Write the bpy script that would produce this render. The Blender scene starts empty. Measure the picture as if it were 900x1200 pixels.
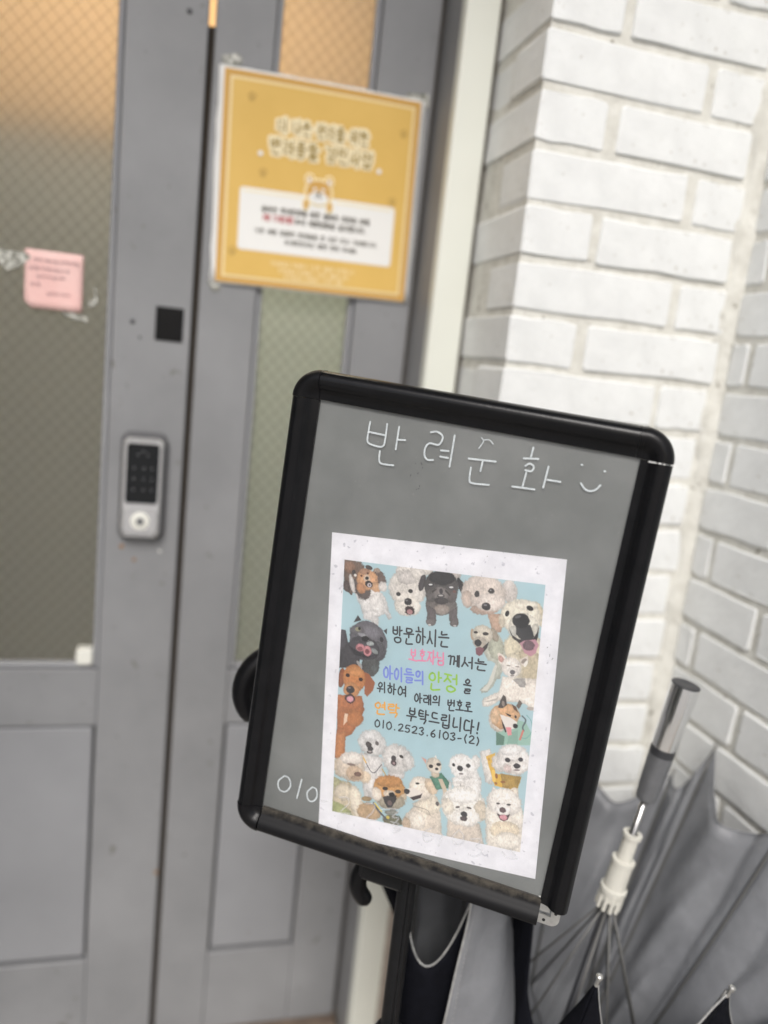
import bpy, bmesh, math, random
import numpy as np
from mathutils import Vector, Matrix

random.seed(7)
RNG = np.random.default_rng(11)
scene = bpy.context.scene
COL = scene.collection
R = math.radians
ZC = 1.25                                   # eye height above the pavement (m); helpers take heights from eye level

# ------------------------------------------------------------------ camera
YAW, PITCH, ROLL = R(15.58), R(10.67), R(6.24)
cam_data = bpy.data.cameras.new('camera')
cam = bpy.data.objects.new('camera', cam_data)
COL.objects.link(cam)
fwd = Vector((math.sin(YAW) * math.cos(PITCH), math.cos(YAW) * math.cos(PITCH), -math.sin(PITCH)))
rgt = Vector((math.cos(YAW), -math.sin(YAW), 0))
dwn = fwd.cross(rgt)
r2 = math.cos(ROLL) * rgt - math.sin(ROLL) * dwn
d2 = math.sin(ROLL) * rgt + math.cos(ROLL) * dwn
m = Matrix((r2, -d2, -fwd)).transposed().to_4x4()
m.translation = (0, 0, ZC)
cam.matrix_world = m
cam_data.sensor_fit = 'VERTICAL'
cam_data.sensor_height = 24
cam_data.lens = 24 * 915 / 1200
cam_data.clip_start = 0.02
cam_data.clip_end = 500
cam_data.dof.use_dof = True
cam_data.dof.focus_distance = 0.70
cam_data.dof.aperture_fstop = 1.25
scene.camera = cam

# ------------------------------------------------------------------ sky, sun, exposure
world = bpy.data.worlds.new('World')
scene.world = world
world.use_nodes = True
wn = world.node_tree.nodes
sky = wn.new('ShaderNodeTexSky')
sky.sky_type = 'NISHITA'
sky.sun_disc = False
SUN_EL, SUN_AZ = R(44), R(200)              # azimuth clockwise from +Y: the light comes from behind the viewer
sky.sun_elevation = SUN_EL
sky.sun_rotation = SUN_AZ
sky.air_density = 1.0
sky.dust_density = 3.0
world.node_tree.links.new(sky.outputs['Color'], wn['Background'].inputs['Color'])
wn['Background'].inputs['Strength'].default_value = 0.075
sun_data = bpy.data.lights.new('sun', 'SUN')
sun_data.energy = 1.45
sun_data.angle = R(26)
sun_data.color = (1.0, 0.985, 0.965)
sun = bpy.data.objects.new('sun', sun_data)
COL.objects.link(sun)
sdir = Vector((math.sin(SUN_AZ) * math.cos(SUN_EL), math.cos(SUN_AZ) * math.cos(SUN_EL), math.sin(SUN_EL)))
sun.rotation_euler = (-sdir).to_track_quat('-Z', 'Y').to_euler()
sun.location = (-1, -3, 4)
vs = scene.view_settings
vs.view_transform = 'Standard'
vs.look = 'None'
vs.gamma = 1.0
vs.use_curve_mapping = False
vs.exposure = 0.80
scene.cycles.use_denoising = True
scene.cycles.max_bounces = 10
scene.cycles.transmission_bounces = 8
scene.cycles.transparent_max_bounces = 8
scene.cycles.sample_clamp_indirect = 6


# ------------------------------------------------------------------ materials
def lin(h):
    c = [int(h[i:i + 2], 16) / 255 for i in (0, 2, 4)]
    return tuple(x / 12.92 if x <= 0.04045 else ((x + 0.055) / 1.055) ** 2.4 for x in c)


def mat(name, col, rough=0.6, metal=0.0, var=0.0, vscale=20, col2=None, bump=0.0, bscale=80, spec=0.5, detail=4, lo=.35, hi=.65, specks=None, sscale=160, sth=.70):
    """Principled surface; colour drifts between col and col2 by noise, fine relief by a second noise."""
    m = bpy.data.materials.new(name)
    m.use_nodes = True
    nt = m.node_tree
    N, L = nt.nodes, nt.links
    b = N['Principled BSDF']
    b.inputs['Base Color'].default_value = (*col, 1)
    b.inputs['Roughness'].default_value = rough
    b.inputs['Metallic'].default_value = metal
    b.inputs['Specular IOR Level'].default_value = spec
    tc = N.new('ShaderNodeTexCoord')
    if var or col2:
        n = N.new('ShaderNodeTexNoise')
        n.inputs['Scale'].default_value = vscale
        n.inputs['Detail'].default_value = detail
        n.inputs['Roughness'].default_value = 0.6
        L.new(tc.outputs['Object'], n.inputs['Vector'])
        r = N.new('ShaderNodeValToRGB')
        c2 = col2 or tuple(x * (1 - var) for x in col)
        r.color_ramp.elements[0].position = lo
        r.color_ramp.elements[0].color = (*c2, 1)
        r.color_ramp.elements[1].position = hi
        r.color_ramp.elements[1].color = (*col, 1)
        L.new(n.outputs['Fac'], r.inputs['Fac'])
        L.new(r.outputs['Color'], b.inputs['Base Color'])
        if specks:                                     # pits, stains and grime with shapes of their own
            n3 = N.new('ShaderNodeTexNoise')
            n3.inputs['Scale'].default_value = sscale
            n3.inputs['Detail'].default_value = 3
            L.new(tc.outputs['Object'], n3.inputs['Vector'])
            mr = N.new('ShaderNodeMapRange')
            mr.inputs['From Min'].default_value = sth
            mr.inputs['From Max'].default_value = sth + .06
            L.new(n3.outputs['Fac'], mr.inputs['Value'])
            mx = N.new('ShaderNodeMix')
            mx.data_type = 'RGBA'
            L.new(mr.outputs['Result'], mx.inputs['Factor'])
            L.new(r.outputs['Color'], mx.inputs['A'])
            mx.inputs['B'].default_value = (*specks, 1)
            L.new(mx.outputs['Result'], b.inputs['Base Color'])
    if bump:
        n2 = N.new('ShaderNodeTexNoise')
        n2.inputs['Scale'].default_value = bscale
        n2.inputs['Detail'].default_value = 5
        L.new(tc.outputs['Object'], n2.inputs['Vector'])
        bp = N.new('ShaderNodeBump')
        bp.inputs['Strength'].default_value = bump
        bp.inputs['Distance'].default_value = 0.002
        L.new(n2.outputs['Fac'], bp.inputs['Height'])
        L.new(bp.outputs['Normal'], b.inputs['Normal'])
    return m


M = {}
M['brick'] = mat('white_painted_brick', (.76, .775, .77), .5, var=.10, vscale=22, detail=8, bump=.45, bscale=90, specks=(.42, .40, .35), sscale=130, sth=.69)
M['mortar'] = mat('painted_mortar', (.69, .685, .635), .8, col2=(.55, .54, .49), vscale=40, detail=8, bump=.8, bscale=140, specks=(.22, .2, .16), sscale=70, sth=.66)
M['door'] = mat('grey_door_paint', (.262, .266, .275), .42, col2=(.205, .209, .216), vscale=6, detail=10, bump=.18, bscale=14, lo=.3, hi=.7, specks=(.15, .145, .135), sscale=45, sth=.69)
M['door_panel'] = mat('door_grey_painted_light', (.280, .286, .300), .4, col2=(.232, .237, .249), vscale=5, detail=10, bump=.16, bscale=14, lo=.3, hi=.7, specks=(.19, .185, .175), sscale=38, sth=.69)  # lighter and bluer than the door grey: brightness of the lower door painted in
M['groove'] = mat('groove_shade', (.05, .048, .045), .8)  # dark colour paints in the shade of the panel grooves
M['rubber'] = mat('brown_weather_seal', (.07, .055, .04), .8)
M['trim'] = mat('cream_aluminium_trim', (.72, .735, .67), .4, col2=(.67, .685, .62), vscale=4, detail=2)
M['jamb'] = mat('grey_jamb_paint', (.25, .253, .258), .45, var=.12, vscale=9)
M['black_metal'] = mat('black_powder_coat', (.006, .0065, .007), .42, col2=(.010, .010, .011), vscale=60, bump=.06, bscale=400, spec=.2)
M['black_rail'] = mat('black_anodised_rail', (.003, .0033, .004), .24, col2=(.006, .006, .007), vscale=50, bump=.05, bscale=300, spec=.26)
M['black_cap'] = mat('black_plastic_cap', (.006, .006, .007), .3, var=.3, vscale=60, bump=.1, bscale=120, spec=.22)
M['board'] = mat('grey_board', (.215, .226, .221), .6, col2=(.165, .175, .171), vscale=12, detail=10)
M['paper'] = mat('white_paper', (.86, .86, .90), .75, col2=(.75, .75, .79), vscale=60, detail=10, bump=.35, bscale=45, specks=(.55, .55, .60), sscale=170, sth=.66)
M['marker'] = mat('white_marker', (.72, .78, .80), .6, col2=(.58, .63, .65), vscale=300, detail=2)
M['marker_faint'] = mat('wiped_marker', (.66, .67, .69), .8)
M['steel'] = mat('bright_zinc', (.62, .62, .60), .35, metal=.85, var=.2, vscale=120)
_m = M['marker_faint'].node_tree
_t, _x = _m.nodes.new('ShaderNodeBsdfTransparent'), _m.nodes.new('ShaderNodeMixShader')
_x.inputs[0].default_value = .3
_m.links.new(_t.outputs[0], _x.inputs[1])
_m.links.new(_m.nodes['Principled BSDF'].outputs[0], _x.inputs[2])
_m.links.new(_x.outputs[0], _m.nodes['Material Output'].inputs['Surface'])
_m = M['marker'].node_tree
_t, _x, _n, _r = [_m.nodes.new(k) for k in ('ShaderNodeBsdfTransparent', 'ShaderNodeMixShader', 'ShaderNodeTexNoise', 'ShaderNodeMapRange')]
_n.inputs['Scale'].default_value = 260
_r.inputs['From Min'].default_value, _r.inputs['From Max'].default_value = .3, .6
_r.inputs['To Min'].default_value, _r.inputs['To Max'].default_value = .4, .9
_m.links.new(_n.outputs['Fac'], _r.inputs['Value'])
_m.links.new(_r.outputs['Result'], _x.inputs[0])
_m.links.new(_t.outputs[0], _x.inputs[1])
_m.links.new(_m.nodes['Principled BSDF'].outputs[0], _x.inputs[2])
_m.links.new(_x.outputs[0], _m.nodes['Material Output'].inputs['Surface'])
M['hole'] = mat('dark_hole', (.01, .01, .01), .8)
M['chrome'] = mat('polished_chrome', (.97, .97, .96), .17, metal=1, var=.06, vscale=40, bump=.03, bscale=90)
M['grey_plastic'] = mat('silver_grey_plastic', (.17, .175, .185), .32, metal=.3, var=.15, vscale=60)
M['dark_grey'] = mat('dark_grey_band', (.035, .036, .04), .4)
M['shaft'] = mat('steel_shaft', (.4, .4, .4), .28, metal=1)
M['cream_plastic'] = mat('cream_plastic', (.62, .61, .55), .4, var=.06, vscale=50)
M['rib'] = mat('grey_rib_wire', (.13, .13, .125), .45, metal=.4)
M['lining'] = mat('silver_umbrella_lining', (.205, .212, .226), .45, col2=(.16, .166, .178), vscale=16, detail=6, bump=.9, bscale=45, spec=.5)
M['navy'] = mat('navy_umbrella_cloth', (.006, .0065, .010), .8, var=.3, vscale=90, spec=.1)
M['hem'] = mat('pale_hem_tape', (.40, .40, .39), .6, var=.3, vscale=120)
M['silver_lock'] = mat('satin_silver', (.74, .74, .74), .2, metal=.8)
M['lock_base'] = mat('lock_dark_grey', (.09, .09, .095), .4)
M['lock_black'] = mat('gloss_black', (.008, .009, .010), .07, spec=.4)
M['poster_yellow'] = mat('mustard_print', lin('dbb562'), .6, col2=lin('d4ae5a'), vscale=8)
M['poster_border'] = mat('pale_yellow_print', lin('e6d2a0'), .6)
M['poster_orange'] = mat('orange_print', lin('c99c4e'), .6)
M['poster_white'] = mat('poster_white', (.80, .80, .78), .6)
M['print_dark'] = mat('dark_print', lin('4a4438'), .6)
M['print_red'] = mat('red_print', lin('b0343a'), .6)
M['print_grey'] = mat('olive_grey_print', lin('a28c50'), .6)
M['title_halo'] = mat('title_halo_print', lin('efe2be'), .6)
M['print_pale'] = mat('pale_print', lin('f2e2b4'), .6)
M['paw'] = mat('brown_paw_print', lin('bd9a50'), .6)
M['sticky'] = mat('pink_note', lin('efcac4'), .7, col2=lin('ebbfb9'), vscale=20)
M['pencil'] = mat('pencil', lin('8f6f78'), .7)
M['tape'] = mat('clear_tape_residue', (.62, .62, .57), .25, col2=(.20, .20, .17), vscale=150, lo=.45, hi=.6)
M['white_plastic'] = mat('white_tab', (.72, .72, .66), .4)
M['rust'] = mat('rust', (.22, .10, .04), .9, col2=(.30, .2, .12), vscale=300)
M['wire'] = mat('glass_wire', (.26, .25, .21), .45, metal=.5)
M['pavement'] = mat('pavement', (.42, .40, .37), .85, col2=(.34, .325, .30), vscale=3, detail=8, bump=.5, bscale=60)
M['threshold'] = mat('brown_threshold', (.20, .15, .115), .6, var=.3, vscale=30)
M['plinth'] = mat('pink_granite', (.40, .33, .28), .6, col2=(.26, .215, .18), vscale=70, detail=6, lo=.3, hi=.7)
M['plaster'] = mat('grey_plaster', (.5, .5, .48), .8, var=.1, vscale=4)
M['shade_soffit'] = mat('shade_soffit_white', (.62, .62, .60), .8)  # for the unseen overhang that shades the door
M['room_wall'] = mat('olive_wall', (.27, .277, .26), .8, var=.15, vscale=2)
M['room_green'] = mat('sage_wall', (.70, .82, .78), .8, var=.1, vscale=2)
M['room_wood'] = mat('amber_wood', (.66, .42, .20), .6, var=.15, vscale=3)
M['room_floor'] = mat('room_floor', (.25, .22, .18), .6)
M['dusty_rail'] = mat('dusty_black_rail', (.006, .006, .007), .5, spec=.2)


def make_dust(m):
    """brown dust settled along the inner flange of the lower rail (its top side in the place)"""
    nt = m.node_tree
    N, L = nt.nodes, nt.links
    b = N['Principled BSDF']
    at = N.new('ShaderNodeAttribute')
    at.attribute_name = 'across'
    n = N.new('ShaderNodeTexNoise')
    n.inputs['Scale'].default_value = 90
    n.inputs['Detail'].default_value = 10
    n.inputs['Roughness'].default_value = .75
    tc = N.new('ShaderNodeTexCoord')
    L.new(tc.outputs['Object'], n.inputs['Vector'])
    mul = N.new('ShaderNodeMath')
    mul.operation = 'MULTIPLY'
    L.new(at.outputs['Fac'], mul.inputs[0])
    L.new(n.outputs['Fac'], mul.inputs[1])
    r = N.new('ShaderNodeValToRGB')
    r.color_ramp.elements[0].position = .30
    r.color_ramp.elements[0].color = (.006, .006, .007, 1)
    r.color_ramp.elements[1].position = .55
    r.color_ramp.elements[1].color = (.07, .062, .05, 1)
    L.new(mul.outputs[0], r.inputs['Fac'])
    L.new(r.outputs['Color'], b.inputs['Base Color'])


make_dust(M['dusty_rail'])


def glass_material():
    m = bpy.data.materials.new('frosted_wired_glass')
    m.use_nodes = True
    nt = m.node_tree
    N, L = nt.nodes, nt.links
    b = N['Principled BSDF']
    b.inputs['Base Color'].default_value = (.95, .95, .92, 1)
    b.inputs['Transmission Weight'].default_value = 1
    b.inputs['Roughness'].default_value = .32
    b.inputs['IOR'].default_value = 1.3
    d = N.new('ShaderNodeBsdfDiffuse')
    d.inputs['Color'].default_value = (.32, .32, .28, 1)
    mx = N.new('ShaderNodeMixShader')
    mx.inputs[0].default_value = .22
    L.new(b.outputs[0], mx.inputs[1])
    L.new(d.outputs[0], mx.inputs[2])
    L.new(mx.outputs[0], N['Material Output'].inputs['Surface'])
    return m


def cover_material():
    """clear plastic sheet with a faint dusty film, scuffs and painted glare"""
    m = bpy.data.materials.new('clear_cover_sheet')
    m.use_nodes = True
    nt = m.node_tree
    N, L = nt.nodes, nt.links
    N.remove(N['Principled BSDF'])
    tr = N.new('ShaderNodeBsdfTransparent')
    gl = N.new('ShaderNodeBsdfGlossy')
    gl.inputs['Roughness'].default_value = .09
    df = N.new('ShaderNodeBsdfDiffuse')
    df.inputs['Color'].default_value = (.75, .75, .75, 1)
    fr = N.new('ShaderNodeFresnel')
    fr.inputs['IOR'].default_value = 1.3
    m1 = N.new('ShaderNodeMixShader')
    L.new(fr.outputs[0], m1.inputs[0])
    L.new(tr.outputs[0], m1.inputs[1])
    L.new(gl.outputs[0], m1.inputs[2])
    tc = N.new('ShaderNodeTexCoord')
    n = N.new('ShaderNodeTexNoise')
    n.inputs['Scale'].default_value = 26
    n.inputs['Detail'].default_value = 11
    n.inputs['Roughness'].default_value = .72
    L.new(tc.outputs['Object'], n.inputs['Vector'])
    r = N.new('ShaderNodeMapRange')
    r.inputs['From Min'].default_value = .35
    r.inputs['From Max'].default_value = .75
    r.inputs['To Min'].default_value = .008
    r.inputs['To Max'].default_value = .05
    L.new(n.outputs['Fac'], r.inputs['Value'])
    nb = N.new('ShaderNodeTexNoise')  # broad patches: smudges and cover glare put into the diffuse film
    nb.inputs['Scale'].default_value = 7
    nb.inputs['Detail'].default_value = 4
    nb.inputs['Distortion'].default_value = 1.5
    L.new(tc.outputs['Object'], nb.inputs['Vector'])
    rb = N.new('ShaderNodeMapRange')
    rb.inputs['From Min'].default_value = .42
    rb.inputs['From Max'].default_value = .68
    rb.inputs['To Min'].default_value = 0
    rb.inputs['To Max'].default_value = .045
    L.new(nb.outputs['Fac'], rb.inputs['Value'])
    ad = N.new('ShaderNodeMath')
    L.new(r.outputs['Result'], ad.inputs[0])
    L.new(rb.outputs['Result'], ad.inputs[1])
    m2 = N.new('ShaderNodeMixShader')
    L.new(ad.outputs[0], m2.inputs[0])
    L.new(m1.outputs[0], m2.inputs[1])
    L.new(df.outputs[0], m2.inputs[2])
    L.new(m2.outputs[0], N['Material Output'].inputs['Surface'])
    return m


def attr_material(name, attr, rough=.6):
    m = bpy.data.materials.new(name)
    m.use_nodes = True
    nt = m.node_tree
    a = nt.nodes.new('ShaderNodeAttribute')
    a.attribute_name = attr
    b = nt.nodes['Principled BSDF']
    b.inputs['Roughness'].default_value = rough
    nt.links.new(a.outputs['Color'], b.inputs['Base Color'])
    return m


M['glass'] = glass_material()
M['cover'] = cover_material()
M['photo_print'] = attr_material('photo_print', 'ink')
lamp_mat = bpy.data.materials.new('warm_lamp')
lamp_mat.use_nodes = True
_b = lamp_mat.node_tree.nodes['Principled BSDF']
_b.inputs['Emission Color'].default_value = (1.0, .88, .70, 1)
_b.inputs['Emission Strength'].default_value = 8.5
M['lamp'] = lamp_mat


# ------------------------------------------------------------------ helpers
def thing(name, label, cat, loc, group=None):
    o = bpy.data.objects.new(name, None)
    COL.objects.link(o)
    o.empty_display_size = .05
    o.location = (loc[0], loc[1], loc[2] + ZC)
    o['label'] = label
    o['category'] = cat
    if group:
        o['group'] = group
    return o


def attach(o, parent):
    if parent is None:
        return
    o.parent = parent
    if parent.type == 'EMPTY':
        o.matrix_parent_inverse = Matrix.Translation(-parent.location)


def link(name, me, mats, parent=None, smooth=False):
    for mm in (mats if isinstance(mats, (list, tuple)) else [mats]):
        me.materials.append(mm)
    if smooth:
        me.polygons.foreach_set('use_smooth', [True] * len(me.polygons))
    o = bpy.data.objects.new(name, me)
    COL.objects.link(o)
    attach(o, parent)
    return o


def mesh(name, verts, faces, m, parent=None, smooth=False):
    me = bpy.data.meshes.new(name)
    me.from_pydata([(v[0], v[1], v[2] + ZC) for v in verts], [], faces)
    me.update()
    return link(name, me, m, parent, smooth)


def from_bm(name, bm, m, parent=None, smooth=False):
    for v in bm.verts:
        v.co.z += ZC
    me = bpy.data.meshes.new(name)
    bmesh.ops.recalc_face_normals(bm, faces=bm.faces)
    bm.to_mesh(me)
    bm.free()
    return link(name, me, m, parent, smooth)


def box_bm(x0, x1, y0, y1, z0, z1, bev=0.0, seg=1):
    bm = bmesh.new()
    bmesh.ops.create_cube(bm, size=1)
    for v in bm.verts:
        v.co = Vector((x0 if v.co.x < 0 else x1, y0 if v.co.y < 0 else y1, z0 if v.co.z < 0 else z1))
    if bev:
        bmesh.ops.bevel(bm, geom=list(bm.edges), offset=bev, segments=seg, affect='EDGES', profile=.5)
    return bm


def box(name, x0, x1, y0, y1, z0, z1, m, parent=None, bev=.0015, seg=1):
    return from_bm(name, box_bm(x0, x1, y0, y1, z0, z1, bev, seg), m, parent)


def structure(o):
    o['kind'] = 'structure'
    return o


def smooth_path(pts, n=6):
    """Catmull-Rom through the points"""
    pts = [np.array(p, float) for p in pts]
    if len(pts) < 3:
        return pts
    out = []
    ext = [2 * pts[0] - pts[1]] + pts + [2 * pts[-1] - pts[-2]]
    for i in range(1, len(ext) - 2):
        p0, p1, p2, p3 = ext[i - 1:i + 3]
        for k in range(n):
            t = k / n
            out.append(.5 * ((2 * p1) + (p2 - p0) * t + (2 * p0 - 5 * p1 + 4 * p2 - p3) * t * t + (3 * p1 - p0 - 3 * p2 + p3) * t ** 3))
    out.append(pts[-1])
    return out


def tube_geo(path, rad, seg=10, verts=None, faces=None, cap=True):
    verts = [] if verts is None else verts
    faces = [] if faces is None else faces
    path = [Vector(p) for p in path]
    n = len(path)
    rads = rad if isinstance(rad, (list, tuple)) else [rad] * n
    base = len(verts)
    t0 = (path[1] - path[0]).normalized()
    ref = Vector((0, 0, 1)) if abs(t0.z) < .9 else Vector((1, 0, 0))
    u = t0.cross(ref).normalized()
    for i, p in enumerate(path):
        t = (path[min(i + 1, n - 1)] - path[max(i - 1, 0)]).normalized()
        u = (u - t * u.dot(t)).normalized()
        v = t.cross(u)
        for k in range(seg):
            a = 2 * math.pi * k / seg
            verts.append(p + (u * math.cos(a) + v * math.sin(a)) * rads[i])
    for i in range(n - 1):
        for k in range(seg):
            a, b = base + i * seg + k, base + i * seg + (k + 1) % seg
            faces.append((a, b, b + seg, a + seg))
    if cap:
        faces.append(tuple(base + k for k in range(seg))[::-1])
        faces.append(tuple(base + (n - 1) * seg + k for k in range(seg)))
    return verts, faces


def tube(name, path, rad, m, parent=None, seg=12):
    v, f = tube_geo(path, rad, seg)
    return mesh(name, v, f, m, parent, True)


def spin(name, base, axis, prof, m, parent=None, seg=24, smooth=True):
    """turned part: prof is (distance along axis, radius)"""
    axis = Vector(axis).normalized()
    base = Vector(base)
    ref = Vector((1, 0, 0)) if abs(axis.x) < .8 else Vector((0, 1, 0))
    u = axis.cross(ref).normalized()
    w = axis.cross(u)
    v, f = [], []
    for h, r in prof:
        for k in range(seg):
            a = 2 * math.pi * k / seg
            v.append(base + axis * h + (u * math.cos(a) + w * math.sin(a)) * max(r, 1e-5))
    for i in range(len(prof) - 1):
        for k in range(seg):
            a, b = i * seg + k, i * seg + (k + 1) % seg
            f.append((a, b, b + seg, a + seg))
    f.append(tuple(range(seg))[::-1])
    f.append(tuple((len(prof) - 1) * seg + k for k in range(seg)))
    o = mesh(name, v, f, m, parent, smooth)
    if smooth:
        o.data.set_sharp_from_angle(angle=R(35))
    return o


def ribbons(strokes, width, place, lift=0.0, smooth=True, caps=True):
    """pen strokes as flat ribbons with round ends; place(x, y, h) puts sheet coordinates into the scene"""
    v, f = [], []
    step = 0.000012
    for s, st in enumerate(strokes):
        w = width[s] if isinstance(width, (list, tuple)) else width
        p = [np.array(q, float) for q in st]
        if smooth and len(p) > 2:
            p = smooth_path(p, 5)
        hgt = lift + step * (s % 60)
        n = len(p)
        L_, R_ = [], []
        for i in range(n):
            t = p[min(i + 1, n - 1)] - p[max(i - 1, 0)]
            t = t / (np.hypot(*t) + 1e-9)
            nn = np.array((-t[1], t[0])) * w / 2
            L_.append(p[i] + nn)
            R_.append(p[i] - nn)
        ring = list(L_)
        if caps:
            for c, a, sg in ((p[-1], L_[-1], -1),):
                d = a - c
                for k in range(1, 5):
                    an = sg * math.pi * k / 5
                    ring.append(c + np.array((d[0] * math.cos(an) - d[1] * math.sin(an), d[0] * math.sin(an) + d[1] * math.cos(an))))
        b = len(v)
        for i in range(n):
            v.append(place(*L_[i], hgt))
            v.append(place(*R_[i], hgt))
        for i in range(n - 1):
            f.append((b + 2 * i, b + 2 * i + 1, b + 2 * i + 3, b + 2 * i + 2))
        for c, a, sg in ((p[0], L_[0], 1), (p[-1], L_[-1], -1)):
            d = a - c
            fan = len(v)
            for k in range(7):
                an = sg * math.pi * k / 6
                q = c + np.array((d[0] * math.cos(an) - d[1] * math.sin(an), d[0] * math.sin(an) + d[1] * math.cos(an)))
                v.append(place(*q, hgt))
            idx = tuple(range(fan, fan + 7))
            f.append(idx if sg < 0 else idx[::-1])
    return v, f


# ------------------------------------------------------------------ Hangul pen strokes
JAMO = {
    'ㄱ': [[(.1, .12), (.85, .12), (.72, .95)]], 'ㄴ': [[(.15, .08), (.15, .85), (.95, .82)]],
    'ㄷ': [[(.9, .12), (.15, .12), (.15, .88), (.95, .86)]],
    'ㄹ': [[(.1, .08), (.88, .08), (.85, .46), (.15, .5), (.15, .92), (.95, .9)]],
    'ㅁ': [[(.12, .1), (.14, .9), (.88, .9), (.88, .1), (.12, .1)]],
    'ㅂ': [[(.12, .02), (.16, .95), (.86, .92), (.88, .02)], [(.15, .5), (.86, .48)]],
    'ㅅ': [[(.5, .05), (.4, .5), (.05, .95)], [(.46, .42), (.95, .92)]],
    'ㅇ': [[(.5, .05), (.1, .35), (.15, .8), (.55, .97), (.92, .65), (.85, .2), (.5, .05)]],
    'ㅈ': [[(.08, .1), (.92, .1)], [(.52, .12), (.4, .55), (.05, .95)], [(.45, .5), (.95, .92)]],
    'ㅋ': [[(.1, .12), (.85, .12), (.7, .95)], [(.12, .5), (.8, .48)]],
    'ㅌ': [[(.9, .1), (.15, .1), (.15, .9), (.95, .88)], [(.15, .5), (.85, .48)]],
    'ㅍ': [[(.05, .1), (.95, .1)], [(.3, .1), (.33, .88)], [(.68, .1), (.66, .88)], [(.0, .9), (1, .88)]],
    'ㅎ': [[(.5, -.12), (.5, .1)], [(.05, .2), (.95, .2)], [(.5, .36), (.15, .6), (.3, .95), (.75, .93), (.85, .55), (.5, .36)]],
}
JAMO['ㅊ'] = [[(.5, -.15), (.5, .08)]] + [[(x, .15 + .85 * y) for x, y in s] for s in JAMO['ㅈ']]
for dbl, sg in (('ㄲ', 'ㄱ'), ('ㄸ', 'ㄷ'), ('ㅃ', 'ㅂ'), ('ㅆ', 'ㅅ'), ('ㅉ', 'ㅈ')):
    JAMO[dbl] = [[(x * .48 + o, y) for x, y in s] for o in (0, .5) for s in JAMO[sg]]
VOW = {
    'ㅏ': ('v', [[(.3, 0), (.32, 1)], [(.34, .5), (.95, .48)]]), 'ㅐ': ('v', [[(.15, .02), (.17, .98)], [(.17, .5), (.75, .5)], [(.75, 0), (.76, 1)]]),
    'ㅑ': ('v', [[(.3, 0), (.32, 1)], [(.34, .35), (.95, .34)], [(.34, .65), (.95, .63)]]),
    'ㅓ': ('v', [[(.75, 0), (.76, 1)], [(.1, .5), (.74, .48)]]), 'ㅔ': ('v', [[(.45, .05), (.46, .95)], [(0, .5), (.45, .5)], [(.85, 0), (.86, 1)]]),
    'ㅕ': ('v', [[(.75, 0), (.76, 1)], [(.1, .36), (.74, .34)], [(.1, .64), (.74, .62)]]), 'ㅣ': ('v', [[(.5, 0), (.52, 1)]]),
    'ㅗ': ('h', [[(.5, .05), (.5, .65)], [(.02, .72), (.98, .7)]]), 'ㅛ': ('h', [[(.35, .1), (.35, .65)], [(.65, .1), (.65, .65)], [(.02, .72), (.98, .7)]]),
    'ㅜ': ('h', [[(.02, .28), (.98, .26)], [(.5, .3), (.48, .98)]]), 'ㅠ': ('h', [[(.02, .28), (.98, .26)], [(.35, .3), (.32, .95)], [(.65, .3), (.66, .95)]]),
    'ㅡ': ('h', [[(.02, .5), (.98, .48)]]),
}
CHO = 'ㄱㄲㄴㄷㄸㄹㅁㅂㅃㅅㅆㅇㅈㅉㅊㅋㅌㅍㅎ'
JUNG = 'ㅏㅐㅑㅒㅓㅔㅕㅖㅗㅘㅙㅚㅛㅜㅝㅞㅟㅠㅡㅢㅣ'
JONG = ' ㄱㄲㄳㄴㄵㄶㄷㄹㄺㄻㄼㄽㄾㄿㅀㅁㅂㅄㅅㅆㅇㅈㅊㅋㅌㅍㅎ'
MIX = {'ㅘ': 'ㅗㅏ', 'ㅙ': 'ㅗㅐ', 'ㅚ': 'ㅗㅣ', 'ㅝ': 'ㅜㅓ', 'ㅞ': 'ㅜㅔ', 'ㅟ': 'ㅜㅣ', 'ㅢ': 'ㅡㅣ', 'ㅒ': 'ㅐ', 'ㅖ': 'ㅔ'}
DIGIT = {
    '0': [[(.5, 0), (.1, .3), (.15, .8), (.5, 1), (.88, .7), (.85, .2), (.5, 0)]], '1': [[(.55, 0), (.5, 1)]],
    '2': [[(.1, .2), (.5, 0), (.85, .2), (.6, .6), (.1, .95), (.95, .93)]], '3': [[(.12, .1), (.6, 0), (.8, .22), (.45, .46), (.85, .7), (.5, .98), (.1, .9)]],
    '5': [[(.85, .03), (.25, .05), (.2, .45), (.65, .42), (.82, .7), (.5, .98), (.1, .9)]], '6': [[(.65, 0), (.2, .4), (.15, .8), (.5, 1), (.82, .75), (.5, .52), (.18, .68)]],
    '7': [[(.1, .05), (.85, .05), (.4, 1)]], '-': [[(.2, .55), (.8, .52)]], '.': [[(.45, .92), (.5, .95)]], ',': [[(.5, .9), (.4, 1.1)]],
    '(': [[(.7, -.05), (.35, .5), (.7, 1.08)]], ')': [[(.3, -.05), (.65, .5), (.3, 1.08)]], '!': [[(.55, .1), (.48, .66)], [(.46, .86), (.47, .89)]], ' ': [],
}
DW = {'.': .45, '-': .6, '(': .5, ')': .5, '!': .45, '1': .5, ' ': .45, ',': .4}


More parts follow.
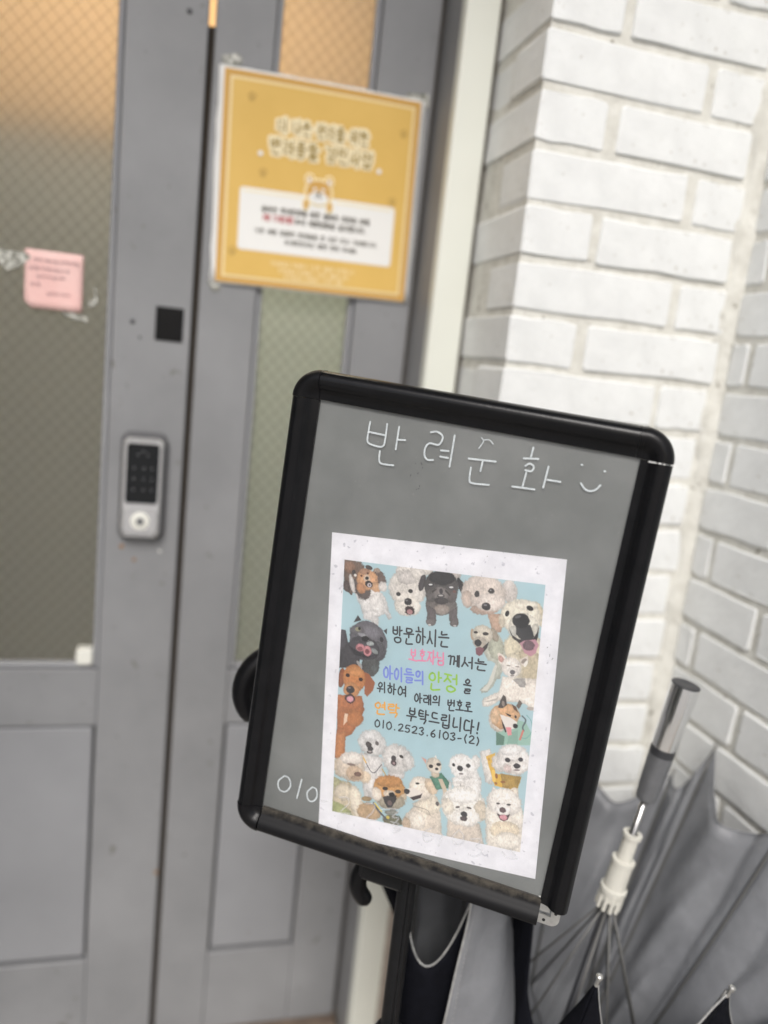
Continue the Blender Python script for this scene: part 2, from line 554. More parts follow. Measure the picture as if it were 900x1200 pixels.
def glyph(ch):
    """strokes in a unit box, y down"""
    o = ord(ch) - 0xAC00
    if not 0 <= o < 11172:
        return DIGIT.get(ch, [])
    c, j, e = CHO[o // 588], JUNG[(o % 588) // 28], JONG[o % 28]
    parts = MIX.get(j, j)
    kinds = [VOW[p][0] for p in parts]
    hb = .57 if e != ' ' else 1.0
    fit = lambda strokes, x0, y0, x1, y1: [[(x0 + x * (x1 - x0), y0 + y * (y1 - y0)) for x, y in s] for s in strokes]
    out = []
    if kinds == ['v']:
        out += fit(JAMO[c], .02, .06 * hb, .56, .9 * hb) + fit(VOW[parts][1], .62, 0, 1, hb)
    elif kinds == ['h']:
        out += fit(JAMO[c], .2, .02, .8, .5 * hb) + fit(VOW[parts][1], 0, .52 * hb, 1, hb)
    else:
        out += fit(JAMO[c], .08, .04, .58, .5 * hb) + fit(VOW[parts[0]][1], .0, .52 * hb, .66, .98 * hb) + fit(VOW[parts[1]][1], .68, 0, 1, hb)
    if e != ' ':
        out += fit(JAMO[e], .16, .66, .9, 1.03)
    return out


def write(text, x0, y0, x1, y1, h, jitter=.03):
    """strokes for a line of text whose top edge runs from (x0, y0) to (x1, y1); y grows downwards"""
    ws = [DW.get(ch, .72) if ord(ch) < 0xAC00 else 1.0 for ch in text]
    gap = .16
    tot = sum(ws) + gap * (len(ws) - 1)
    length = math.hypot(x1 - x0, y1 - y0)
    ux, uy = (x1 - x0) / length, (y1 - y0) / length
    unit = length / tot
    out = []
    pos = 0
    rr = random.Random(text)
    for ch, w in zip(text, ws):
        dy = rr.uniform(-.05, .05) * h * (jitter > 0)
        for s in glyph(ch):
            q = []
            for x, y in s:
                gx = pos + (x + rr.gauss(0, jitter) * .6) * w * unit
                gy = (y + rr.gauss(0, jitter) * .6) * h + dy
                q.append((x0 + ux * gx - uy * gy, y0 + uy * gx + ux * gy))
            out.append(q)
        pos += (w + gap) * unit
    return out


# ------------------------------------------------------------------ the setting
def ground():
    v = [(-60, -60, -ZC), (60, -60, -ZC), (60, 60, -ZC), (-60, 60, -ZC)]
    structure(mesh('pavement', v, [(0, 1, 2, 3)], M['pavement']))


ground()

# room behind the door, seen only through the frosted glass
structure(box('room_floor', -1.6, .9, 1.30, 3.0, -1.24, -1.20, M['room_floor'], bev=0))
structure(box('room_back_wall', -1.6, .9, 2.40, 2.46, -1.20, .52, M['room_wall'], bev=0))
structure(box('room_back_panelling', -1.6, .9, 2.38, 2.46, .522, 1.16, M['room_wood'], bev=0))
structure(box('room_sage_wall', .06, .88, 2.34, 2.399, -1.20, .50, M['room_green'], bev=0))
structure(box('room_side_wall', .88, .94, 1.29, 2.38, -1.20, 1.16, M['room_green'], bev=0))
structure(box('room_far_side_wall', -1.66, -1.60, 1.29, 2.46, -1.20, 1.16, M['room_wall'], bev=0))
structure(box('room_ceiling', -1.66, .94, 1.29, 2.46, 1.162, 1.20, M['room_wood'], bev=0))
lamp = thing('ceiling_lamp', 'warm glowing ceiling lamp behind the frosted door glass', 'lamp', (-.25, 1.9, 1.16))
box('lamp_diffuser', -.75, .45, 1.75, 2.05, 1.118, 1.150, M['lamp'], lamp, bev=.004)
box('lamp_body', -.77, .47, 1.73, 2.07, 1.150, 1.1615, M['white_plastic'], lamp, bev=.002)

# wall over the doorway, plus unseen masonry added for shade
structure(box('shade_soffit', -2.2, 1.6, .36, 1.29, 1.30, 1.34, M['shade_soffit'], bev=0))  # unseen overhang, added and deepened to shade the upper door
structure(box('facade_above_door', -.798, .395, 1.16, 1.285, 1.02, 1.299, M['plaster'], bev=0))
structure(box('shade_facade', -2.2, -.80, .25, 1.285, -1.25, 1.299, M['plaster'], bev=0))  # unseen wall brought forward to keep sky light off the pier return

# ------------------------------------------------------------------ brick pier and side wall
PITCH_Z, BH, JT = .067, .0570, .0105
TOPS = [.413 + .067 * 13 - PITCH_Z * k for k in range(39)]          # tops of the courses, coursing shared by both walls
PX, PY, WX = .403, .950, .731
_bricks = {}


def brick_mesh(sx, sy, sz, var, face):
    key = (round(sx, 3), round(sy, 3), round(sz, 3), var, face == 'x')
    if key in _bricks:
        return _bricks[key]
    rr = random.Random(hash(key) & 0xffff)
    w, d = (sx, sy) if face == 'y' else (sy, sx)
    rc, pts = .003, []
    for qx, qz, a0 in ((1, 1, 0), (-1, 1, 90), (-1, -1, 180), (1, -1, 270)):
        for a in (0, 90):
            pts.append((qx * (w / 2 - rc) + rc * math.cos(R(a0 + a)), qz * (sz / 2 - rc) + rc * math.sin(R(a0 + a))))
        if qx * qz > 0:                                   # extra points along the long edges
            pts += [(qx * w * f_, qz * sz / 2) for f_ in (.28, .05, -.2)]
    pts = [(x + rr.gauss(0, .0008), z + rr.gauss(0, .0008)) for x, z in pts]
    n = len(pts)
    bm = bmesh.new()
    rings = []
    for dep, ins in ((0, .0017), (.0016, .0), (d, 0)):
        ring = []
        for x, z in pts:
            s_x, s_z = 1 - 2 * ins / w, 1 - 2 * ins / sz
            y = -d / 2 + dep + (rr.gauss(0, .0003) if dep < .01 else 0)
            ring.append(bm.verts.new((x * s_x, y, z * s_z) if face == 'y' else (y, x * s_x, z * s_z)))
        rings.append(ring)
    bm.faces.new(rings[0])
    for q in range(2):
        for i in range(n):
            bm.faces.new((rings[q][i], rings[q][(i + 1) % n], rings[q + 1][(i + 1) % n], rings[q + 1][i]))
    me = bpy.data.meshes.new('brick')
    bmesh.ops.recalc_face_normals(bm, faces=bm.faces)
    bm.to_mesh(me)
    bm.free()
    me.materials.append(M['brick'])
    _bricks[key] = me
    return me


def brick(parent, x0, x1, y0, y1, ztop, h=BH, face='y'):
    o = bpy.data.objects.new('brick', brick_mesh(x1 - x0, y1 - y0, h, random.randrange(3), face))
    COL.objects.link(o)
    o.location = ((x0 + x1) / 2, (y0 + y1) / 2, ztop - h / 2 + ZC)
    o.rotation_euler = (random.gauss(0, .004), random.gauss(0, .005), random.gauss(0, .006))
    attach(o, parent)
    return o


pier = thing('brick_pier', 'white painted brick pier between the grey door frame and the side wall', 'wall', (.56, 1.05, -ZC))
PLZ = -.90
box('mortar', PX + .003, WX + .02, PY + .003, 1.28, PLZ, 1.298, M['mortar'], pier, bev=0)
box('plinth', PX - .008, WX - .002, PY - .010, 1.20, -ZC + .004, PLZ, M['plinth'], pier, bev=.003)
for k, zt in enumerate(TOPS):
    if zt - BH < PLZ:
        continue
    j = lambda a=.0025: random.uniform(-a, a)
    if k % 2 == 1:        # long brick on the face, header on the return
        brick(pier, PX + j(.0015), .627 + j(), PY + j(.001), 1.042 + j(), zt)
        brick(pier, PX + .004 + j(.0015), PX + .10, 1.053, 1.16, zt)
        brick(pier, .639 + j(),   .712 + j(.005), PY + j(.0015), 1.05, zt)
    else:                 # header on the face, long brick on the return
        brick(pier, PX + j(.0015), .498 + j(), PY + j(.001), 1.16, zt)
        brick(pier, .513 + j(), .711 + j(.006), PY + j(.0015), 1.05, zt)


def corner_fillet():
    """smeared, uneven mortar in the inner corner"""
    v, f = [], []
    n = 170
    for i in range(n):
        z = PLZ + (1.297 - PLZ) * i / (n - 1)
        a = .712 + .004 * math.sin(z * 47) + random.uniform(-.003, .003)
        d = PY - .001 + .002 * math.sin(z * 31) + random.uniform(-.0007, .0007)
        v += [(a - .004, PY + .008, z), (a, d, z), (.722, d - .0005, z), (WX + .004, PY - .008 + .002 * math.sin(z * 23), z)]
        if i:
            b = 4 * (i - 1)
            for q in range(3):
                f.append((b + q, b + q + 1, b + q + 5, b + q + 4))
    mesh('corner_mortar', v, f, M['mortar'], pier, True)


corner_fillet()

side = thing('brick_wall', 'white painted brick side wall running forward behind the umbrellas', 'wall', (WX + .1, .4, -ZC))
box('mortar', WX + .003, WX + .2, -.55, PY + .02, PLZ, 1.298, M['mortar'], side, bev=0)
box('plinth', WX - .010, WX + .2, -.55, PY - .012, -ZC + .004, PLZ, M['plinth'], side, bev=.003)
for k, zt in enumerate(TOPS):
    if zt - BH < PLZ:
        continue
    y = PY - .006
    cut = .905 if k % 2 == 0 else .797
    while y > -.45:
        lo = cut + JT / 2
        brick(side, WX + random.uniform(-.001, .0015), WX + .1, lo + random.uniform(-.002, .002), y, zt, face='x')
        y = cut - JT / 2
        cut -= .2385

# ------------------------------------------------------------------ door, side panel, frame
YD = 1.21
YB = YD + .040
ZB = -1.197                                # underside of the leaves


def wire_grid(parent, x0, x1, z0, z1, y, p=.0225, w=.00040):
    v, f = [], []
    slope = .9
    span = (x1 - x0) / slope
    for s in (1, -1):
        c = z0 - span
        while c < z1 + span:
            pts = []
            for x in (x0, x1):
                pts.append((x, c + s * (x - x0) / slope + (0 if s > 0 else span)))
            (xa, za), (xb, zb) = pts
            def clip(xa, za, xb, zb):
                t0, t1 = 0.0, 1.0
                d = zb - za
                for lim, sign in ((z0, 1), (z1, -1)):
                    if abs(d) < 1e-9:
                        continue
                    t = (lim - za) / d
                    if d * sign > 0:
                        t0 = max(t0, t)
                    else:
                        t1 = min(t1, t)
                return (t0, t1)
            t0, t1 = clip(xa, za, xb, zb)
            if t1 > t0 + .01:
                A = (xa + (xb - xa) * t0, za + (zb - za) * t0)
                B = (xa + (xb - xa) * t1, za + (zb - za) * t1)
                yy = y + (.0004 if s > 0 else 0)
                b = len(v)
                for q in (A, B):
                    for dz, dy in ((-w, 0), (0, -w), (w, 0), (0, w)):
                        v.append((q[0], yy + dy, q[1] + dz))
                for k in range(4):
                    f.append((b + k, b + (k + 1) % 4, b + 4 + (k + 1) % 4, b + 4 + k))
            c += p
    return mesh('wire_mesh', v, f, M['wire'], parent)


def leaf(th, x0, x1, g0, g1, gz0, gz1, p0, p1, pz0, pz1):
    """one glazed and panelled leaf: outer x0..x1, glass g0..g1, lower panel p0..p1"""
    top = .99
    box('stile', x0, g0, YD, YB, ZB, top, M['door'], th, .002)
    box('stile', g1, x1, YD, YB, ZB, top, M['door'], th, .002)
    box('top_rail', g0 + .0004, g1 - .0004, YD + .0008, YB, gz1, top, M['door'], th, .001)
    box('lock_rail', g0 + .0004, g1 - .0004, YD + .0008, YB, pz1, gz0, M['door'], th, .001)
    box('bottom_rail', g0 + .0004, g1 - .0004, YD + .0008, YB, ZB + .001, pz0, M['door'], th, .001)
    box('panel_backing', g0 + .0004, g1 - .0004, YD + .016, YB, pz0 + .0004, pz1 - .0004, M['groove'], th, 0)
    box('panel', p0, p1, YD + .002, YD + .0158, pz0 + .0085, pz1 - .0035, M['door_panel'], th, .0025, 2)
    b = .0095
    for a in ((g0, g0 + b, gz0, gz1), (g1 - b, g1, gz0, gz1), (g0 + b, g1 - b, gz0, gz0 + b), (g0 + b, g1 - b, gz1 - b, gz1)):
        box('glazing_bead', a[0] + .0004, a[1] - .0004, YD + .006, YD + .022, a[2] + .0004, a[3] - .0004, M['door_panel'], th, .003, 2)
    gl = box('glass_pane', g0 + .004, g1 - .004, YD + .0225, YD + .0285, gz0 + .004, gz1 - .004, M['glass'], th, 0)
    wire_grid(gl, g0 + b, g1 - b, gz0 + b, gz1 - b, YD + .0212)


door = thing('door', 'grey panelled door leaf with wired frosted glass and a keypad lock', 'door', (-.33, YD, -1.2))
leaf(door, -.70, .0145, -.585, -.0945, -.513, .90, -.581, -.0985, -1.033, -.607)
sidel = thing('side_panel', 'narrow grey glazed panel beside the door, behind the yellow poster', 'door', (.18, YD, -1.2))
leaf(sidel, .0235, .3435, .1060, .2555, -.513, .90, .1100, .2515, -1.040, -.607)

frame = thing('door_frame', 'grey door frame with dark seals round the door and side panel', 'door frame', (.37, 1.2, -1.2))
box('jamb', .3505, .3965, 1.1375, 1.285, ZB, 1.018, M['jamb'], frame, .002)
box('jamb', -.798, -.706, 1.15, 1.285, ZB, 1.018, M['jamb'], frame, .002)
box('head', -.7055, .350, 1.15, 1.285, .994, 1.018, M['jamb'], frame, .002)
box('seal', .3437, .3503, YD + .014, YB, ZB, .99, M['rubber'], frame, 0)
box('seal', .0147, .0233, YD + .022, YB, ZB, .435, M['rubber'], frame, 0)
box('seal', -.7058, -.7002, YD + .014, YB, ZB, .99, M['rubber'], frame, 0)
box('threshold', -.7058, .3503, 1.185, 1.29, -ZC + .001, ZB - .003, M['threshold'], frame, .004)

trim = thing('trim_post', 'cream white upright trim post between the door frame and the brick pier', 'trim', (.373, 1.125, -1.24))
box('front_face', .3495, .3985, 1.113, 1.137, -ZC + .002, 1.017, M['trim'], trim, .003, 2)
tube('sealant_bead', [(.4, 1.1165, -.9), (.4003, 1.117, 0), (.4, 1.1165, 1.0)], .0022, M['rubber'], trim, 6)

# keypad lock on the door stile
LX, LZ = -.0413, -.2175


def rounded_plate(name, cx, cz, w, h, r, y0, y1, m, parent, top_arch=0.0, bev=.0015):
    pts = []
    for sx, sz, a0 in ((1, 1, 0), (-1, 1, 90), (-1, -1, 180), (1, -1, 270)):
        for k in range(7):
            a = R(a0 + 15 * k)
            x, z = sx * (w / 2 - r) + r * math.cos(a), sz * (h / 2 - r) + r * math.sin(a)
            z += top_arch * (1 - (2 * x / w) ** 2) * (1 if sz > 0 else -1)
            pts.append((cx + x, cz + z))
    n = len(pts)
    rings = [(y1, 1.0), (y0 + bev, 1.0), (y0, 1 - 2 * bev / w)]
    v = []
    for y, s in rings:
        v += [(cx + (x - cx) * s, y, cz + (z - cz) * (1 - 2 * bev / h if s != 1 else 1)) for x, z in pts]
    f = []
    for q in range(2):
        for i in range(n):
            a, b2 = q * n + i, q * n + (i + 1) % n
            f.append((a, b2, b2 + n, a + n))
    f.append(tuple(range(2 * n, 3 * n)))
    f.append(tuple(range(n))[::-1])
    bm = bmesh.new()
    bv = [bm.verts.new(p) for p in v]
    for q in f:
        bm.faces.new([bv[i] for i in q])
    return from_bm(name, bm, m, parent)


lock = rounded_plate('lock', LX, LZ, .066, .158, .012, YD - .012, YD, M['lock_base'], door, .003, .003)
lock['label'] = 'silver and black keypad lock'
rounded_plate('face_frame', LX - .001, LZ - .001, .058, .147, .009, YD - .021, YD - .012, M['silver_lock'], lock, .003, .003)
rounded_plate('keypad', LX - .001, LZ + .0215, .046, .088, .004, YD - .0235, YD - .021, M['lock_black'], lock, .002, .001)
rounded_plate('slide_cover', LX - .001, LZ - .0495, .050, .040, .008, YD - .0245, YD - .021, M['silver_lock'], lock, 0, .0015)
spin('button_ring', (LX - .001, YD - .0244, LZ - .0495), (0, -1, 0), [(0, .0135), (.001, .0135), (.0014, .0125)], M['white_plastic'], lock)
spin('button', (LX - .001, YD - .0256, LZ - .0495), (0, -1, 0), [(0, .0058), (.0012, .0055), (.0016, .004)], M['grey_plastic'], lock)
for kx, kz in ((-.007, .05), (.007, .05), (0, .055), (-.012, .03), (.002, .03), (.014, .03), (-.012, .014), (.002, .014), (.014, .014), (-.012, -.002), (.002, -.002), (.014, -.002)):
    spin('key', (LX - .001 + kx, YD - .0234, LZ + kz), (0, -1, 0), [(0, .0009), (.0003, .0009)], M['silver_lock'], lock, 8)
pl = box('keyhole_plate', -.0355, .0035, YD - .0025, YD - .0002, -.001, .047, M['black_cap'], door, .001)
pl['label'] = 'black rectangular cover plate'
for sx, sz, sr, mm in ((-.067, .021, .0035, 'dark_grey'), (-.056, .0, .002, 'dark_grey'), (-.068, -.313, .0035, 'rust'), (-.049, -.333, .0028, 'rust'), (-.012, -.318, .002, 'white_plastic'), (-.012, .44, .004, 'dark_grey')):
    spin('screw_plug', (sx, YD - .0001, sz), (0, -1, 0), [(-.001, sr), (.0007, sr), (.001, sr * .6)], M[mm], door, 10)
spin('rust_spot', (.0105, YD - .0001, -.874), (0, -1, 0), [(-.001, .004), (.0008, .0035)], M['rust'], door, 7)
tab = rounded_plate('corner_tab', -.1155, -.493, .024, .024, .004, YD + .0005, YD + .0215, M['white_plastic'], door)
tab['label'] = 'small white square tab in the lower corner of the glass'

# ------------------------------------------------------------------ pink note and tape
YG = YD + .0205
note = thing('sticky_note', 'pink sticky note with pencil writing taped to the wired glass', 'note', (-.168, YG, .06))


def note_sheet():
    n = 8
    v, f = [], []
    for j in range(n + 1):
        for i in range(n + 1):
            x, z = -.2145 + .0765 * i / n, .0255 + .079 * j / n
            if i == 0 and j == 0:
                x, z = x + .004, z + .0045
            if i == 1 and j == 0:
                z -= .0005
            v.append((x, YG - .0012 - .004 * ((1 - j / n) ** 3) * (.4 + .6 * i / n), z))
    for j in range(n):
        for i in range(n):
            a = j * (n + 1) + i
            f.append((a, a + 1, a + n + 2, a + n + 1))
    o = mesh('paper', v, f, M['sticky'], note, True)
    s = o.modifiers.new('thickness', 'SOLIDIFY')
    s.thickness = .0004


note_sheet()
st = []
for row, (a, b2) in enumerate(((.012, .066), (.006, .056), (.016, .05), (.008, .02), (.03, .06))):
    x = -.2145 + a
    z = .092 - .011 * row
    while x < -.2145 + b2:
        st.append([(x, z), (x + .0016, z + random.uniform(-.002, .002)), (x + .003, z - random.uniform(.001, .004)), (x + .0042, z)])
        x += random.uniform(.005, .008)
v, f = ribbons(st, .0011, lambda x, z, h: (x, YG - .0024 - .0036 * max(0, 1 - (z - .0255) / .079) ** 3 - h, z))
mesh('pencil_writing', v, f, M['pencil'], note)


def tape(name, pts, parent, y):
    rr = random.Random(name + str(pts[0]))
    c = np.mean(pts, axis=0)
    v = [(c[0], y - .0008, c[1])] + [(x + rr.uniform(-.002, .002), y - rr.uniform(.0002, .0016), z + rr.uniform(-.002, .002)) for x, z in pts]
    f = [(0, i, i % (len(v) - 1) + 1) for i in range(1, len(v))]
    o = mesh(name, v, f, M['tape'], parent)
    s = o.modifiers.new('thickness', 'SOLIDIFY')
    s.thickness = .0003
    return o


tape('tape', [(-.131, .04), (-.124, .044), (-.118, .058), (-.122, .063), (-.116, .052), (-.117, .038), (-.124, .034)], note, YG - .001)
tape('tape', [(-.165, .026), (-.13, .02), (-.128, .012), (-.15, .014), (-.16, .017)], note, YG - .001)
tape('tape', [(-.25, .098), (-.212, .1), (-.208, .092), (-.22, .078), (-.236, .07), (-.25, .082)], note, YG - .001)

# ------------------------------------------------------------------ yellow poster
PO = thing('poster', 'square mustard yellow poster with a white text box taped beside the door', 'poster', (.183, YD, .09))
PW, PH = .3015, .2925
PT = R(1.1)
PC = np.array((.1845, .2385))


def poster_at(x, y, h=0.0):
    """poster sheet coordinates in metres, origin at its top left corner, y down"""
    dx, dz = x - PW / 2, PH / 2 - y
    bow = .0035 * (1 - abs(2 * x / PW - 1) ** 2)
    return (PC[0] + dx * math.cos(PT) - dz * math.sin(PT), YD - .002 - bow - h, PC[1] + dx * math.sin(PT) + dz * math.cos(PT))


def poster_patch(name, x0, x1, y0, y1, h, m, parent, rad=0.0, rough_edge=0.0, nx=16):
    pts = []
    if rad:
        for cx, cy, a0 in ((x1 - rad, y0 + rad, -90), (x1 - rad, y1 - rad, 0), (x0 + rad, y1 - rad, 90), (x0 + rad, y0 + rad, 180)):
            for k in range(6):
                a = R(a0 + 18 * k)
                pts.append((cx + rad * math.cos(a), cy + rad * math.sin(a)))
        bm = bmesh.new()
        f = bm.faces.new([bm.verts.new((x, y, 0)) for x, y in pts])
        for k in range(1, nx):
            xx = x0 + (x1 - x0) * k / nx
            bmesh.ops.bisect_plane(bm, geom=bm.verts[:] + bm.edges[:] + bm.faces[:], plane_co=(xx, 0, 0), plane_no=(1, 0, 0))
        for v in bm.verts:
            v.co = Vector(poster_at(v.co.x, v.co.y, h))
        return from_bm(name, bm, m, parent)
    v, f = [], []
    ny = 12
    rr = random.Random(name)
    for j in range(ny + 1):
        for i in range(nx + 1):
            x, y = x0 + (x1 - x0) * i / nx, y0 + (y1 - y0) * j / ny
            if rough_edge and i in (0, nx):
                x += rr.uniform(-1, 1) * rough_edge
            if rough_edge and j in (0, ny):
                y += rr.uniform(-1, 1) * rough_edge * .5
            v.append(poster_at(x, y, h))
    for j in range(ny):
        for i in range(nx):
            a = j * (nx + 1) + i
            f.append((a, a + 1, a + nx + 2, a + nx + 1))
    return mesh(name, v, f, m, parent, True)


sheet = poster_patch('sheet', 0, PW, 0, PH, 0, M['poster_white'], PO, rough_edge=.0012)
s = sheet.modifiers.new('thickness', 'SOLIDIFY')
s.thickness = .0008
s.offset = 1
poster_patch('edge_print', .008, PW - .007, .003, PH - .003, .0004, M['poster_orange'], PO)
poster_patch('border_line', .0165, PW - .0155, .0115, PH - .0105, .0007, M['poster_border'], PO)
poster_patch('yellow_ground', .0200, PW - .0190, .0150, PH - .0140, .0010, M['poster_yellow'], PO)
poster_patch('text_box', .037, PW - .034, .1555, .2415, .0014, M['poster_white'], PO, rad=.005)


def poster_text(name, text, cx, y, w, h, pen, m, lift, jit=0.0):
    st = write(text, cx - w / 2, y, cx + w / 2, y, h, jit)
    v, f = ribbons(st, pen, poster_at, lift, smooth=False)
    return mesh(name, v, f, m, PO)


CX = .151
for nm, t, y, w, h in (('title_outline', '더 나은 관리를 위한', .058, .132, .0175), ('title_outline', '반려동물 검진사업', .085, .150, .0205)):
    poster_text(nm, t, CX, y, w, h, .0105, M['title_halo'], .0014)
poster_text('title', '더 나은 관리를 위한', CX, .058, .132, .0175, .0023, M['print_grey'], .0024)
poster_text('title', '반려동물 검진사업', CX, .085, .150, .0205, .0027, M['print_grey'], .0024)
poster_text('body_text', '올바른 반려문화를 위한 올바른 문화를 위해', CX - .002, .178, .160, .0078, .0015, M['print_dark'], .0018)
poster_text('date_text', '1월 17일(월)', .0935, .1895, .045, .0082, .0017, M['print_red'], .0018)
poster_text('body_text', '부터 예방접종을 실시합니다.', .172, .1905, .108, .0078, .0015, M['print_dark'], .0018)
poster_text('small_text', '기존 예방 접종한 반려동물 은 모든 분도 가능합니다.', CX + .002, .2095, .186, .0066, .0012, M['print_dark'], .0018)
poster_text('small_text', '자세한문의는 병원 문의 주세요', CX + .008, .2215, .108, .0066, .0012, M['print_dark'], .0018)
for y, w in ((.2535, .128), (.2625, .106), (.2705, .088)):
    poster_text('footnote', '반려동물과 함께하는 건강한 생활을 응원합니다 감사'[: int(w * 200)], CX, y, w, .0055, .0008, M['print_pale'], .0016)
# dots along the top of the text box
dots = [[(.043 + .0065 * k, .1605), (.0445 + .0065 * k, .1605)] for k in range(34) if not .125 < .043 + .0065 * k < .178]
v, f = ribbons(dots, .003, poster_at, .0018)
mesh('dotted_line', v, f, M['print_pale'], PO)['kind'] = 'stuff'


def blob(name, shapes, m, lift):
    v, f = [], []
    for cx, cy, rx, ry in shapes:
        b = len(v)
        v += [poster_at(cx + rx * math.cos(2 * math.pi * k / 18), cy + ry * math.sin(2 * math.pi * k / 18), lift) for k in range(18)]
        lift += .00004
        f.append(tuple(range(b, b + 18)))
    return mesh(name, v, f, m, PO)


# plain dog face drawn above the text box
HX, HY = .150, .150
blob('dog_outline', [(HX, HY, .0215, .0195), (HX - .0145, HY - .017, .0075, .0085), (HX + .0145, HY - .017, .0075, .0085), (HX - .0175, HY + .018, .0055, .009), (HX + .0175, HY + .018, .0055, .009)], M['print_pale'], .0022)
blob('dog_face', [(HX, HY, .0185, .0165), (HX - .0145, HY - .0165, .005, .006), (HX + .0145, HY - .0165, .005, .006), (HX - .0175, HY + .018, .0035, .007), (HX + .0175, HY + .018, .0035, .007)], M['poster_orange'], .0026)
blob('dog_muzzle', [(HX, HY + .008, .0145, .0085), (HX - .0145, HY - .0155, .0028, .0035), (HX + .0145, HY - .0155, .0028, .0035), (HX - .006, HY - .004, .003, .0018), (HX + .006, HY - .004, .003, .0018)], M['poster_white'], .0030)
blob('dog_mouth', [(HX, HY + .0025, .003, .002)], M['print_dark'], .0034)
v, f = ribbons([[(HX - .006, HY + .005), (HX - .003, HY + .008), (HX, HY + .0045), (HX + .003, HY + .008), (HX + .006, HY + .005)]], .0011, poster_at, .0034)
mesh('dog_smile', v, f, M['print_dark'], PO)
for (qx, qy) in ((.047, .035), (.262, .147), (.068, .133), (.03, .245), (.271, .05)):
    blob('paw_print', [(qx, qy + .003, .0042, .0035), (qx - .0045, qy - .001, .0016, .002), (qx - .0015, qy - .004, .0016, .002), (qx + .002, qy - .004, .0016, .002), (qx + .0048, qy - .001, .0016, .002)], M['paw'], .0014)
for qx in (.063, .238):
    blob('sparkle', [(qx, .108, .0035, .0035)], M['poster_white'], .0022)
tape('tape', [(.035, .395), (.058, .4), (.062, .39), (.05, .378), (.036, .38)], PO, YD - .0005)
tape('tape', [(.3, .395), (.335, .4), (.34, .38), (.32, .37), (.302, .375)], PO, YD - .0005)
tape('tape', [(.035, .094), (.052, .09), (.05, .08), (.04, .078)], PO, YD - .0005)

# ------------------------------------------------------------------ sign board on its stand
SYAW, SROLL = R(31.0), R(3.1)
S_U = Vector((math.cos(SYAW), -math.sin(SYAW), 0))
S_N = Vector((math.sin(SYAW), math.cos(SYAW), 0))                  # away from the viewer
S_X = math.cos(SROLL) * S_U - math.sin(SROLL) * Vector((0, 0, 1))
S_Y = math.sin(SROLL) * S_U + math.cos(SROLL) * Vector((0, 0, 1))
S_C = Vector((.234, .6285, -.245))


def S(x, y, h=0.0):
    """board coordinates in millimetres (x right, y up, h towards the viewer)"""
    return S_C + (S_X * x + S_Y * y - S_N * h) * .001


IX0, IX1, IY0, IY1 = -139.0, 138.5, -204.5, 201.0
sign = thing('sign_stand', 'black framed sign board on a pole with white marker writing', 'sign', (.246, .652, -ZC))


def sbox(name, x0, x1, y0, y1, h0, h1, m, parent=None, bev=0.0):
    bm = box_bm(x0, x1, y0, y1, h0, h1, bev)
    for v in bm.verts:
        v.co = S(*v.co)
    return from_bm(name, bm, m, parent)


sbox('board', IX0 - 14, IX1 + 14, IY0 - 14, IY1 + 14, -5, 0, M['board'], sign)
cover = mesh('cover_sheet', [S(x, y, 2.5) for x, y in ((IX0 - 6, IY0 - 6), (IX1 + 6, IY0 - 6), (IX1 + 6, IY1 + 6), (IX0 - 6, IY1 + 6))], [(0, 1, 2, 3)], M['cover'], sign)
PROF = [(25.5, -7), (25.5, 3.6), (20.5, 4.6), (18.2, 5.6), (16.2, 8.0), (13.2, 10.6), (9.5, 12.0), (6, 11.6), (3, 9.8), (1.0, 6.6), (.2, 2.0), (.2, -7)]   # distance from the inner edge outwards is 25.5 - w


def rail(name, a, b, inward, m, parent):
    """rail along the inner edge from a to b; profile stands outwards from it"""
    a, b, iw = np.array(a, float), np.array(b, float), np.array(inward, float)
    v, f, across = [], [], []
    n = len(PROF)
    for e in (a, b):
        for w, h in PROF:
            q = e - iw * (25.5 - w)
            v.append(S(q[0], q[1], h))
            across.append(max(0.0, (w - 9) / 16.5))
    for i in range(n):
        f.append((i, (i + 1) % n, n + (i + 1) % n, n + i))
    f.append(tuple(range(n))[::-1])
    f.append(tuple(range(n, 2 * n)))
    o = mesh(name, v, f, m, parent, True)
    at = o.data.attributes.new('across', 'FLOAT', 'POINT')
    at.data.foreach_set('value', across)
    o.data.set_sharp_from_angle(angle=R(32))
    return o


rail('top_rail', (IX0 + .4, IY1), (IX1 - 4.4, IY1), (0, -1), M['black_rail'], sign)
rail('left_rail', (IX0, IY0 + .3), (IX0, IY1 - .5), (1, 0), M['black_rail'], sign)
rail('right_rail', (IX1, IY1 - .9), (IX1, IY0 - 3.6), (-1, 0), M['black_rail'], sign)
lowr = rail('bottom_rail', (IX0 + 1.3, IY0), (IX1 + 1.0, IY0), (0, 1), M['dusty_rail'], sign)
lowr['label'] = 'lower rail covered with brown dust'


def corner_cap(cx, cy, a0, ext=(0, 0)):
    v, f = [], []
    n = len(PROF)
    steps = 10
    for k in range(steps + 1):
        a = R(a0 + 90 * k / steps)
        d = np.array((math.cos(a), math.sin(a)))
        for w, h in PROF:
            rr = (25.5 - w) + (.5 if 0 < w < 20 else 0)
            hh = h + (.6 if h > 0 else 0)
            q = np.array((cx, cy)) + d * max(rr, .05)
            v.append(S(q[0], q[1], hh))
    for k in range(steps):
        for i in range(n):
            f.append((k * n + i, k * n + (i + 1) % n, (k + 1) * n + (i + 1) % n, (k + 1) * n + i))
    f.append(tuple(range(n))[::-1])
    f.append(tuple(range(steps * n, steps * n + n)))
    o = mesh('corner_cap', v, f, M['black_cap'], sign, True)
    o.data.set_sharp_from_angle(angle=R(40))
    return o


